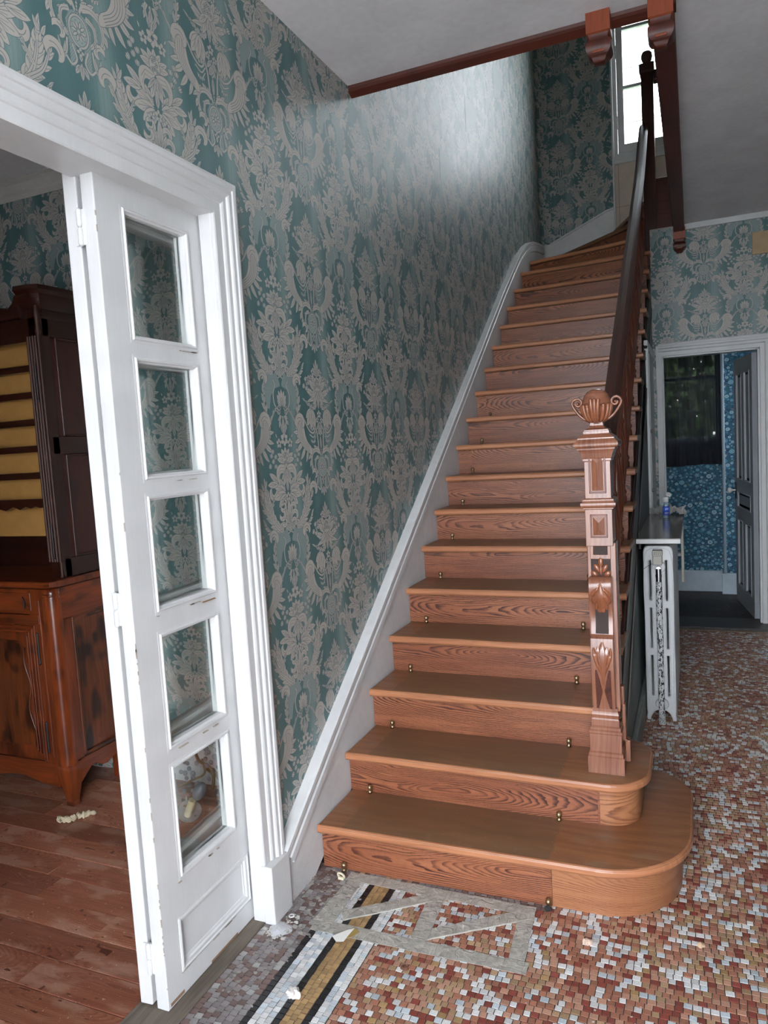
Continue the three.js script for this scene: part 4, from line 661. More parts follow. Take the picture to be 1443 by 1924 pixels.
  // leaves: tapered lobes lying on the scroll
  const lobe = (x0, ya, x1, yb, r0, r1, lift = 0.001) => { const pts = []; for (let j = 0; j <= 10; j++) { const t = j / 10, yy = lerp(ya, yb, t); pts.push([lerp(x0, x1, t * t * (3 - 2 * t)), yy, onProf(yy) + lift]); }
    const v = []; const n = 8; for (let j = 0; j < 10; j++) for (let k = 0; k < n; k++) { const ring = (jj, kk) => { const t = jj / 10, r = Math.max(0.0004, (t < 0.62 ? lerp(r0, r1, sstep(0, 0.62, t)) : r1 * Math.sqrt(Math.max(0, 1 - Math.pow((t - 0.62) / 0.4, 2))))), a = kk / n * Math.PI; return [pts[jj][0] + Math.cos(a) * r, y(pts[jj][1]), pts[jj][2] + Math.sin(a) * r * 0.62 - 0.001]; }; const A = ring(j, k), B = ring(j, k + 1), C = ring(j + 1, k + 1), D2 = ring(j + 1, k); const dn = yb < ya; if (dn) v.push(A, B, C, A, C, D2); else v.push(A, C, B, A, D2, C); } const g = quads(v); return toCreasedNormals(g, 1.2); };
  const merged = (l) => puv(merge(l), 'y');
  mesh('acanthus_leaf', merged([lobe(0, 1.04, 0, 0.925, 0.002, 0.017, 0.003), lobe(-0.003, 1.02, -0.024, 0.955, 0.002, 0.014), lobe(0.003, 1.02, 0.024, 0.955, 0.002, 0.014), lobe(-0.004, 1.03, -0.031, 0.985, 0.002, 0.009), lobe(0.004, 1.03, 0.031, 0.985, 0.002, 0.009), lobe(-0.002, 1.0, -0.014, 0.935, 0.002, 0.011, 0.002), lobe(0.002, 1.0, 0.014, 0.935, 0.002, 0.011, 0.002), lobe(-0.006, 0.95, -0.006, 0.925, 0.004, 0.008, 0.006), lobe(0.006, 0.95, 0.006, 0.925, 0.004, 0.008, 0.006)]), M.carve, N);
  mesh('acanthus_leaf', merged([lobe(0, 0.70, 0, 0.825, 0.003, 0.0115, 0.004), lobe(-0.002, 0.69, -0.015, 0.808, 0.002, 0.009, 0.002), lobe(0.002, 0.69, 0.015, 0.808, 0.002, 0.009, 0.002), lobe(-0.002, 0.68, -0.029, 0.805, 0.002, 0.0085), lobe(0.002, 0.68, 0.029, 0.805, 0.002, 0.0085), lobe(-0.0015, 0.70, -0.004, 0.64, 0.004, 0.002), lobe(0.0015, 0.70, 0.004, 0.64, 0.004, 0.002)]), M.carve, N);
  // flat leaf above the roll
  const leafUp = [[0, 1.108, 0.0095, 0.018, 0], [-0.013, 1.088, 0.009, 0.017, 0.55], [0.013, 1.088, 0.009, 0.017, -0.55], [-0.022, 1.068, 0.010, 0.014, 0.9], [0.022, 1.068, 0.010, 0.014, -0.9], [0, 1.08, 0.006, 0.02, 0]].map((l) => blob(l[0], y(l[1]) - 0.008, 0.028, l[2], l[3], 0.007, l[4]));
  mesh('leaf_tip', leafUp, M.carve, N);
  mesh('stippled_field', box(-0.034, 0.034, y(1.05), y(1.112), 0.0245, 0.0275, 0.001), M.stipple, N);
  // side bracket stepping down behind the base
  mesh('side_bracket', [box(0.052, 0.064, 0.10, 0.235, -0.046, -0.012, 0.003, 'y'), box(0.06, 0.078, 0.02, 0.10, -0.05, -0.016, 0.003, 'y'), box(0.05, 0.06, 0.22, 0.30, -0.045, -0.015, 0.003, 'y'), box(0.058, 0.068, 0.095, 0.105, -0.05, -0.012, 0.002)], W, N);
}
// ---------------------------------------------------------------- balustrade
{
  const B = thing('stair_railing', 'dark polished handrail and turned wooden balusters along the stairs', 'railing');
  const ry = (z) => 1.262 + (-0.43 - z) * 0.682, zt = -4.06;
  const prof = [[-0.018, 0], [0.018, 0], [0.024, 0.012], [0.024, 0.024], [0.033, 0.034], [0.034, 0.05], [0.026, 0.062], [0.012, 0.07], [-0.012, 0.07], [-0.026, 0.062], [-0.034, 0.05], [-0.033, 0.034], [-0.024, 0.024], [-0.024, 0.012]];
  const path = []; for (let i = 0; i <= 40; i++) { const z = lerp(-0.44, zt, i / 40); path.push([z, ry(z) + 0.10 * Math.pow(sstep(-3.0, -4.06, z), 2)]); }
  const pos = []; for (let i = 0; i < 40; i++) for (let j = 0; j < prof.length; j++) { const p = prof[j], q = prof[(j + 1) % prof.length], P = (k, m) => [0.995 + m[0], path[k][1] + m[1] * 1.2, path[k][0]]; const a = P(i, p), b = P(i, q), c = P(i + 1, q), d = P(i + 1, p); pos.push(a, b, c, a, c, d); }
  mesh('handrail', puv(toCreasedNormals(quads(pos), 0.5), 'z'), M.rail, B);
  const bal = (h) => lathe([[0, 0], [0.019, 0], [0.019, 0.03], [0.013, 0.036], [0.019, 0.05], [0.02, 0.058], [0.013, 0.068], [0.012, 0.085], [0.021, 0.16], [0.025, 0.23], [0.022, 0.30], [0.014, 0.37], [0.0115, 0.40], [0.018, 0.41], [0.018, 0.42], [0.0115, 0.43], [0.013, 0.50], [0.0165, 0.60], [0.012, 0.70], [0.018, 0.71], [0.018, 0.72], [0.012, 0.735], [0.0135, 0.76], [0.0135, h]], 16);
  for (let i = 3; i <= 17; i++) { const zc = (NZR[i] + (i < 18 ? NZR[i + 1] : -4.3)) / 2 - 0.02; if (zc < -4.0) continue;
    for (const [dz] of [[0.055], [-0.06]]) { const z = zc + dz, yb = NY[i], k = clamp((-0.44 - z) / 3.62) * 40, top = path[Math.min(39, Math.floor(k))][1] + 0.02 + (k % 1) * 0.06; mesh('baluster', puv(bal(top - yb), 'y', i * 0.13).translate(0.968, yb, z), M.balust, B); } }
  const U = thing('landing_newel', 'dark square newel post with a ball top at the turn of the stairs', 'newel post', [1.027, 2.72, -4.12]);
  mesh('post', [box(-0.045, 0.045, 0, 1.66, -0.045, 0.045, 0.004, 'y'), squareTurn([[0.045, 1.58], [0.052, 1.585], [0.055, 1.60], [0.055, 1.645], [0.05, 1.655], [0.038, 1.66]])], M.rail, U);
  mesh('finial', lathe([[0.030, 1.655], [0.026, 1.67], [0.036, 1.69], [0.042, 1.71], [0.041, 1.735], [0.032, 1.752], [0, 1.758]], 20), M.rail, U);
  solo('landing_rail', [box(1.073, 1.35, 4.243, 4.322, -4.155, -4.085, 0.012), box(1.073, 1.35, 4.232, 4.245, -4.145, -4.095, 0.003)], M.rail, 'short dark level rail beside the landing newel, against the window', 'rail');
  // hanging newel ends below the stairwell edge
  const drop = [[0.043, 0.02], [0.043, -0.062], [0.036, -0.066], [0.033, -0.080], [0.036, -0.088], [0.043, -0.094], [0.0455, -0.104], [0.0455, -0.116], [0.042, -0.127], [0.034, -0.138], [0.026, -0.144], [0.022, -0.154], [0.016, -0.16], [0, -0.161]];
  const mk = (pos, label) => { const d = thing('hanging_newel', label, 'post end', pos, 0, 'carved post ends under the stairwell edge'); mesh('block', squareTurn(drop.slice(0, 3)), M.pendant, d); mesh('turned_drop', toCreasedNormals(squareTurn(drop.slice(2)), 0.9), M.walnut, d); mesh('inset', box(-0.02, 0.02, -0.135, -0.125, 0.036, 0.0435, 0.002), M.pendant, d); return d; };
  mk([1.012, H - 0.01, -0.735], 'carved wooden post end hanging beside the damask strip left of the window');
  mk([1.228, H - 0.01, -0.735], 'carved wooden post end hanging against the bright window, topmost of the three');
  const far = mk([1.236, 3.04, -3.94], 'small dark post end hanging before the far papered wall, lowest of the three');
}
// ================================================================ THINGS
// ---------------------------------------------------------------- glazed folding door
{
  const D = thing('door_1', 'white glazed folding door with five panes a leaf and chipped paint', 'door', [0, 0, 0], 0, null, 'structure');
  const G = [[2.228, 1.876], [1.834, 1.497], [1.456, 1.126], [1.068, 0.728], [0.683, 0.347]], py = [0.088, 0.226];
  const bead = [[0, -0.03], [0, -0.005], [0.004, -0.001], [0.006, 0.004], [0.011, 0.005], [0.014, 0.001], [0.022, 0.0005], [0.022, -0.03]].map((p) => [p[0] - 0.016, p[1]]);
  const ring = (t, b, z0, z1) => (d) => [[z0 - d, b - d], [z1 + d, b - d], [z1 + d, t + d], [z0 - d, t + d], [z0 - d, b - d]];
  // a leaf from its hinge at z = 0 (free edge) towards -z; front face at x = 0
  const makeLeaf = (w, st) => {
    const gz = [-w + st, -0.094], pz = [-w + 0.046, -0.08];
    const leaf = mesh('door_leaf', board(rect(-w, 0, 0.006, 2.312), 'x', -0.042, 0, 0.003, 'y', [...G.map(([t, b]) => rect(gz[0], gz[1], b, t)), rect(pz[0], pz[1], py[0], py[1])]), M.white, D);
    G.forEach(([t, b]) => {
      mesh('glazing_bead', [frameSweep(bead, (p, e) => [e, p[1], p[0]], ring(t, b, gz[0], gz[1]), 'y'), frameSweep(bead, (p, e) => [-0.042 - e * 0.6, p[1], p[0]], ring(t, b, gz[0], gz[1]), 'y')], M.white, leaf);
      mesh('glass_pane', box(-0.022, -0.0195, b - 0.006, t + 0.006, gz[0] - 0.006, gz[1] + 0.006), M.glass, leaf);
    });
    mesh('panel', [box(-0.032, -0.01, py[0] - 0.005, py[1] + 0.005, pz[0] - 0.005, pz[1] + 0.005), frameSweep([[0.012, -0.012], [0.012, 0.002], [0.006, 0.004], [0.002, -0.002], [-0.004, -0.002], [-0.008, -0.007], [-0.014, -0.008], [-0.018, -0.012]], (p, e) => [e, p[1], p[0]], ring(py[1], py[0], pz[0], pz[1]), 'y')], M.white, leaf);
    return leaf;
  };
  const leaf = makeLeaf(0.46, 0.086); leaf.position.set(-0.08, 0, 0.772);
  for (const y of [2.158, 1.157, 0.154]) mesh('hinge', [new THREE.CapsuleGeometry(0.0075, 0.034, 4, 10).translate(-0.051, y + 0.024, 0.004), new THREE.CapsuleGeometry(0.0075, 0.034, 4, 10).translate(-0.051, y - 0.024, 0.004), box(-0.070, -0.032, y - 0.045, y + 0.045, -0.006, 0.0015, 0.001, 'y')], M.white, leaf);
  mesh('bare_patch', [box(-0.0005, 0.0005, 0.008, 0.016, -0.34, -0.20, 0.0004, 'z'), box(-0.0005, 0.0005, 0.012, 0.022, -0.07, -0.01, 0.0004, 'z'), box(-0.003, 0.0058, 1.110, 1.113, -0.36, -0.30, 0.0003, 'z')], std({ color: lin(0.25, 0.15, 0.09), roughness: 0.9 }), leaf);
  { const R = rng(66), ch = []; const gz = [-0.374, -0.094];
    for (let i = 0; i < 22; i++) { const y = 0.05 + Math.pow(R(), 1.5) * 2.2, l = 0.004 + R() * 0.022; ch.push(box(-0.0012 - R() * 0.001, 0.0005, y, y + l, -0.0016 - R() * 0.0016, 0.0004, 0, 'y')); }
    for (const [t, b] of G) for (let i = 0; i < 4; i++) { const z = lerp(gz[0], gz[1], R()), l = 0.008 + R() * 0.03; ch.push(box(-0.002, 0.0054, b - 0.0095, b - 0.0075, z, z + l, 0, 'z')); }
    for (let i = 0; i < 12; i++) { const z = lerp(-0.38, -0.09, R()), l = 0.01 + R() * 0.03; ch.push(box(-0.001, 0.0004, 0.070 + R() * 0.01, 0.073 + R() * 0.012, z, z + l, 0, 'z')); }
    mesh('paint_chips', ch, std({ color: lin(0.40, 0.35, 0.30), roughness: 0.9 }), leaf).userData.kind = 'stuff'; }
  const l2 = makeLeaf(0.66, 0.09); l2.position.set(-0.138, 0.004, 0.770); l2.rotation.y = 0.07;
}
// ---------------------------------------------------------------- dresser in the dining room
{
  const X = -1.30, Z = -0.062, C = thing('dresser', 'old dark cherrywood dresser with a yellow-backed plate rack on top', 'dresser', [X, 0, Z]);
  const CW = M.cherry, CD = M.cherryDark, B = -0.39; // local: x to the left negative, z back negative
  const L = -1.35;
  mesh('lower_body', [box(L, -0.01, 0.87, 1.015, B, -0.03, 0.002), box(L, -0.02, 0.2, 1.0, B, -0.35, 0), box(-0.03, 0.0, 0.86, 1.01, B, -0.045, 0.003, 'z'), box(-0.03, 0.0, 0.21, 0.87, -0.10, -0.04, 0.002, 'y'), box(-0.03, 0, 0.2, 0.87, B, B + 0.06, 0.002, 'y'), box(L, -0.09, 0.85, 0.892, -0.06, -0.002, 0.003), box(-0.15, -0.04, 0.2, 1.01, -0.06, -0.004, 0.003, 'y')], CW, C);
  mesh('side_panel', [box(-0.03, -0.012, 0.2, 0.87, B + 0.05, -0.09, 0, 'y'), box(-0.014, 0.002, 0.215, 0.865, -0.118, -0.102, 0.006, 'y'), box(-0.014, 0.002, 0.845, 0.862, B + 0.06, -0.102, 0.006, 'z'), box(-0.014, 0.002, 0.212, 0.228, B + 0.06, -0.102, 0.006, 'z')], M.cherryStain, C);
  const post = lathe([[0, 0.2], [0.042, 0.2], [0.042, 0.965], [0.036, 0.972], [0.041, 0.978], [0.041, 0.984], [0.035, 0.988], [0.037, 1.015], [0, 1.015]], 24); post.translate(-0.04, 0, -0.04);
  mesh('corner_post', [puv(post, 'y'), box(-0.088, -0.08, 0.24, 0.96, -0.02, 0.0, 0.004, 'y'), box(-0.015, -0.003, 0.24, 0.96, -0.085, -0.075, 0.004, 'y')], CW, C);
  const foot = lathe([[0, 0.02], [0.020, 0.02], [0.026, 0.05], [0.034, 0.10], [0.042, 0.155], [0.043, 0.185], [0.038, 0.195], [0.042, 0.203], [0, 0.204]], 4); foot.rotateY(Math.PI / 4); foot.scale(1.25, 1, 1.25); foot.translate(-0.04, 0, -0.045);
  mesh('foot', [puv(toCreasedNormals(foot, 0.6), 'y'), box(-0.062, -0.02, 0, 0.022, -0.066, -0.024, 0.004)], CW, C);
  mesh('foot', box(-0.07, -0.01, 0, 0.2, B, B + 0.06, 0.006, 'y'), CW, C);
  const scal = (a0, a1, yt, ys) => [[a0, yt], ...ys.map((v, i) => [lerp(a0, a1, i / (ys.length - 1)), v]), [a1, yt]];
  mesh('apron', board(scal(-0.085, L, 0.205, [0.09, 0.1, 0.125, 0.12, 0.095, 0.08, 0.085, 0.10, 0.08, 0.072, 0.085, 0.105, 0.08]), 'z', -0.045, -0.012, 0.003), CW, C);
  mesh('apron', board(scal(-0.075, B + 0.05, 0.205, [0.10, 0.125, 0.15, 0.148, 0.125, 0.12, 0.135, 0.14, 0.12]), 'x', -0.035, -0.006, 0.003, 'z'), CW, C);
  mesh('counter', [slab([[L, 0.012], [-0.03, 0.012], [0.0, 0.004], [0.016, -0.02], [0.016, B], [L, B]], 1.015, 0.03, 0.008)], CW, C);
  const dr = mesh('drawer', [box(L, -0.115, 0.895, 1.008, -0.04, -0.006, 0.004), box(L, -0.13, 0.91, 0.993, -0.01, -0.001, 0.006)], CW, C);
  mesh('drawer_pull', tube([[-0.17, 0.975, 0.004], [-0.155, 0.965, 0.012], [-0.15, 0.945, 0.014], [-0.158, 0.925, 0.01]], 0.003, 12, 6), M.iron, dr);
  const dw = mesh('cupboard_door', [box(L, -0.105, 0.212, 0.848, -0.04, -0.008, 0.003, 'y'), ...[0.0, 0.016, 0.032, 0.046].map((d) => box(-0.118 - d - 0.008, -0.118 - d, 0.215 + d, 0.846 - d, -0.012, 0.004 + 0.004 * (d > 0.02), 0.004, 'y')), ...[0.0, 0.02].map((d) => box(L, -0.12 - d, 0.83 - d, 0.842 - d, -0.012, 0.003, 0.004))], CW, C);
  const wav = []; for (let i = 0; i <= 20; i++) { const t = i / 20; wav.push([-0.195 - 0.012 * Math.sin(t * 12.5) + 0.01 * t, lerp(0.74, 0.28, t), 0.0]); }
  mesh('carved_panel', [board([[L, 0.26], ...[...wav].reverse().map((p) => [p[0], p[1]]), [-0.23, 0.77], [L, 0.78]], 'z', -0.012, -0.003, 0.002, 'y'), tube(wav, 0.004, 40, 6)], M.cherryStain, dw);
  for (const y of [0.74, 0.33]) mesh('door_hinge', [new THREE.CylinderGeometry(0.0045, 0.0045, 0.13, 8).translate(-0.105, y, 0.002), new THREE.SphereGeometry(0.006, 8, 6).translate(-0.105, y + 0.068, 0.002), new THREE.SphereGeometry(0.006, 8, 6).translate(-0.105, y - 0.068, 0.002)], M.iron, dw);
  // rack
  const z1 = -0.085;
  const hb = mesh('rack_frame', [box(-0.028, 0.0 - 0.01, 1.045, 2.27, B, B + 0.05, 0.002, 'y'), box(-0.07, -0.01, 1.045, 2.27, z1 - 0.06, z1, 0.004, 'y'), box(-0.03, -0.01, 2.12, 2.27, B, z1 - 0.02, 0.003, 'z'), box(-0.03, -0.01, 1.60, 1.68, B, z1 - 0.02, 0.003, 'z'), box(-0.03, -0.01, 1.045, 1.13, B, z1 - 0.02, 0.003, 'z'), box(L, -0.02, 2.10, 2.2, z1 - 0.04, z1, 0.003), box(L, -0.03, 1.045, 1.225, B, B + 0.02), box(L, -0.03, 1.2, 1.23, B, z1 - 0.11), box(-0.07, -0.012, 2.10, 2.27, z1 - 0.06, z1 - 0.002)], CD, C);
  mesh('rack_post', [-0.075, -0.06, -0.044, -0.03, -0.012].map((x, i) => puv(new THREE.CylinderGeometry(0.0062, 0.0062, 1.0, 10).translate(x, 1.62, z1 + 0.002), 'y')).concat([puv(lathe([[0, 1.05], [0.011, 1.05], [0.006, 1.065], [0.007, 1.13], [0.006, 1.2]], 10).translate(-0.016, 0, z1 - 0.004), 'y'), puv(lathe([[0.008, 2.12], [0.012, 2.14], [0.007, 2.16], [0.010, 2.19], [0.013, 2.205], [0.013, 2.215], [0.009, 2.235], [0.012, 2.26], [0, 2.27]], 12).translate(-0.016, 0, z1 - 0.004), 'y')]), M.reed, C);
  for (const y of [1.22, 1.92]) mesh('rack_hinge', [new THREE.CylinderGeometry(0.004, 0.004, 0.15, 8).translate(-0.04, y, z1 + 0.008), new THREE.SphereGeometry(0.006, 8, 6).translate(-0.04, y - 0.08, z1 + 0.008)], M.iron, C);
  for (const [a, b] of [[1.13, 1.60], [1.68, 2.12]]) mesh('side_panel', [box(-0.03, -0.018, a, b, B, z1 - 0.03, 0, 'y'), box(-0.02, -0.006, a, b, z1 - 0.095, z1 - 0.085, 0.004, 'y'), box(-0.02, -0.006, a, a + 0.01, B + 0.03, z1 - 0.085, 0.004, 'z'), box(-0.02, -0.006, b - 0.01, b, B + 0.03, z1 - 0.085, 0.004, 'z')], M.cherryStain2, C);
  mesh('back_board', box(L, -0.07, 1.225, 2.2, z1 - 0.12, z1 - 0.10, 0), std({ map: scaled(plasterC, 2, 2), color: lin(0.46, 0.235, 0.06), roughness: 0.75 }), C);
  for (const y of [1.995, 1.876, 1.754, 1.634, 1.512]) mesh('rack_bar', box(L, -0.08, y - 0.017, y + 0.013, z1 - 0.085, z1 - 0.045, 0.003), CD, C);
  mesh('rack_shelf', board([[-0.08, 1.405], [-0.08, 1.375], [-0.11, 1.375], [-0.14, 1.362], [-0.17, 1.37], [-0.20, 1.36], [-0.23, 1.37], [-0.27, 1.355], [-0.31, 1.37], [-0.36, 1.352], [-0.45, 1.37], [-0.6, 1.352], [L, 1.36], [L, 1.40]], 'z', z1 - 0.07, z1 - 0.03, 0.003), CD, C);
  mesh('top_apron', board([[-0.08, 2.2], [-0.08, 2.125], [-0.11, 2.12], [-0.14, 2.105], [-0.18, 2.115], [-0.23, 2.10], [-0.30, 2.11], [-0.4, 2.09], [L, 2.1], [L, 2.2]], 'z', z1 - 0.03, z1 - 0.004, 0.003), CD, C);
  // raised rounded cornice
  const corn = []; for (const [o, t] of [[0.0, 2.235], [0.012, 2.25], [0.02, 2.28], [0.016, 2.30], [0.03, 2.315], [0.026, 2.335]]) corn.push([o, t]);
  const cpos = []; const ringAt = ([o, t]) => [[-0.10, t - (o > 0.02 ? 0 : 0), z1 + o * 1.2 + 0.0], [-0.02, t, z1 + o], [0.0 + o * 0.7, t, z1 - 0.02 + o], [0.0 + o, t, z1 - 0.05], [0.0 + o, t, B]];
  for (let i = 0; i + 1 < corn.length; i++) { const a = ringAt(corn[i]), b = ringAt(corn[i + 1]); for (let j = 0; j < 4; j++) cpos.push(a[j], a[j + 1], b[j + 1], a[j], b[j + 1], b[j]); }
  const topR = ringAt(corn[5]); cpos.push(topR[0], topR[1], topR[4], topR[1], topR[2], topR[4], topR[2], topR[3], topR[4], topR[0], topR[4], [-0.10, 2.335, B]);
  mesh('cornice', [puv(toCreasedNormals(quads(cpos), 0.7), 'z'), box(-0.12, -0.005, 2.19, 2.33, B, z1 - 0.005, 0.02, 'z'), board([[-0.09, 2.2], [-0.09, 2.31], [-0.12, 2.30], [-0.135, 2.27], [-0.16, 2.252], [-0.22, 2.262], [L, 2.33], [L, 2.2]], 'z', z1 - 0.05, z1 + 0.018, 0.008)], CD, C);
}
solo('rag_scrap', (() => { const R = rng(8), g = []; for (let i = 0; i < 26; i++) { const t = R(); g.push(blob(-1.25 + t * 0.07 + (R() - 0.5) * 0.02, 0.008 + R() * 0.012, 0.035 - t * 0.095 + (R() - 0.5) * 0.02, 0.008 + R() * 0.01, 0.005 + R() * 0.006, 0.006 + R() * 0.008, R() * 3, R() * 3, R() * 3, 7)); } for (let i = 0; i < 9; i++) g.push(blob(-1.275 + R() * 0.03, 0.008 + R() * 0.02, 0.035 + R() * 0.03, 0.005, 0.012, 0.004, R() * 2, R() * 2, 0, 6)); return g; })(), std({ color: lin(0.55, 0.47, 0.33), roughness: 1 }), 'crumpled cream rag scrap under the dresser foot', 'rag');
// ---------------------------------------------------------------- chandelier lying on the dining room floor
{
  const C = thing('chandelier', 'old brass chandelier with glass beads lying on the floor behind the glass door', 'chandelier', [-0.72, 0, -0.2]);
  const brass = std({ color: lin(0.30, 0.20, 0.10), metalness: 0.85, roughness: 0.4 }), R = rng(44);
  const bead = phy({ color: lin(0.55, 0.57, 0.60), transmission: 0.8, thickness: 0, roughness: 0.05, ior: 1.6, metalness: 0.0 });
  mesh('arm', tube([[0.02, 0.37, 0.02], [0.025, 0.29, 0.01], [0.035, 0.245, 0], [0.075, 0.23, 0], [0.10, 0.205, 0], [0.105, 0.16, 0.005], [0.1, 0.13, 0.01]], 0.0065, 50, 8), brass, C);
  mesh('arm', tube([[-0.2, 0.14, 0.05], [-0.12, 0.125, 0.04], [-0.06, 0.13, 0.03], [-0.01, 0.155, 0.01], [0.04, 0.18, -0.02], [0.035, 0.245, -0.02]], 0.005, 50, 8), brass, C);
  mesh('arm', tube([[-0.05, 0.02, 0.06], [-0.02, 0.06, 0.05], [0.0, 0.03, 0.06], [-0.06, 0.012, 0.07]], 0.004, 30, 8), brass, C);
  mesh('stem', lathe([[0, -0.12], [0.012, -0.12], [0.02, -0.08], [0.012, -0.03], [0.026, 0.02], [0.012, 0.06], [0.01, 0.12], [0, 0.12]], 16).rotateZ(1.2).translate(0.1, 0.12, -0.1), brass, C);
  const sl = new THREE.CylinderGeometry(0.0155, 0.0165, 0.092, 20, 8); const p = sl.attributes.position; for (let i = 0; i < p.count; i++) { const k = 1 + 0.16 * (hash2(i * 7, 3, 2) - 0.4); p.setX(i, p.getX(i) * k); p.setZ(i, p.getZ(i) * k); } sl.computeVertexNormals(); sl.rotateZ(-0.42); sl.translate(0.012, 0.055, 0.06);
  mesh('candle_sleeve', [sl, blob(0.0, 0.10, 0.062, 0.003, 0.012, 0.003), blob(0.045, 0.095, 0.07, 0.003, 0.012, 0.003)], std({ color: lin(0.72, 0.64, 0.42), roughness: 0.6 }), C);
  mesh('bulb', blob(0.063, 0.135, 0.05, 0.028, 0.046, 0.028, -0.55, 0, 0, 20), phy({ color: lin(0.22, 0.24, 0.27), roughness: 0.25, clearcoat: 0.5 }), C);
  mesh('drip_dish', lathe([[0.008, 0], [0.035, 0.004], [0.052, 0.016], [0.05, 0.02], [0.034, 0.009], [0.008, 0.005]], 28).rotateZ(-0.5).rotateX(0.5).translate(-0.002, 0.03, 0.05), phy({ color: lin(0.55, 0.55, 0.55), transmission: 0.6, thickness: 0, roughness: 0.12 }), C);
  const spots = [[0.06, 0.315], [0.085, 0.31], [0.105, 0.3], [0.12, 0.295], [0.145, 0.292], [0.165, 0.288], [0.15, 0.275], [0.06, 0.275], [0.07, 0.262], [-0.03, 0.255], [-0.035, 0.235], [-0.045, 0.215], [-0.03, 0.19], [-0.045, 0.195], [-0.01, 0.18], [0.005, 0.19], [0.02, 0.18], [0.03, 0.155], [0.055, 0.165], [0.075, 0.165], [0.09, 0.2], [0.13, 0.225], [0.145, 0.24], [0.16, 0.25], [0.17, 0.22], [0.165, 0.195], [0.155, 0.17], [0.15, 0.145], [0.14, 0.12], [0.16, 0.105], [0.13, 0.09], [-0.06, 0.115], [-0.05, 0.105], [-0.035, 0.12], [-0.03, 0.095], [-0.075, 0.05], [0.12, 0.07], [0.1, 0.05], [0.14, 0.05], [-0.03, 0.02], [-0.06, 0.013], [-0.09, 0.013], [0.03, 0.013], [0.08, 0.013], [0.05, 0.25], [0.1, 0.245], [0.125, 0.265], [0.0, 0.215]];
  for (const [x, y] of spots) { const r = 0.0085 + R() * 0.005; mesh('glass_bead', new THREE.IcosahedronGeometry(r, 1).scale(1, 1, 0.7).translate(x + (R() - 0.5) * 0.01, y, (R() - 0.3) * 0.07), bead, C); }
  for (const pts of [[[-0.07, 0.25, 0.06], [-0.06, 0.12, 0.08], [-0.03, 0.03, 0.1], [0.0, 0.012, 0.11]], [[-0.1, 0.09, 0.07], [-0.09, 0.02, 0.1], [-0.03, 0.012, 0.14]], [[-0.06, 0.20, 0.05], [-0.02, 0.06, 0.1], [-0.02, 0.008, 0.16]], [[0.02, 0.33, 0.03], [0.09, 0.335, 0.02], [0.17, 0.30, 0.01]]]) mesh('bead_chain', tube(pts, 0.0022, 30, 5), bead, C);
}
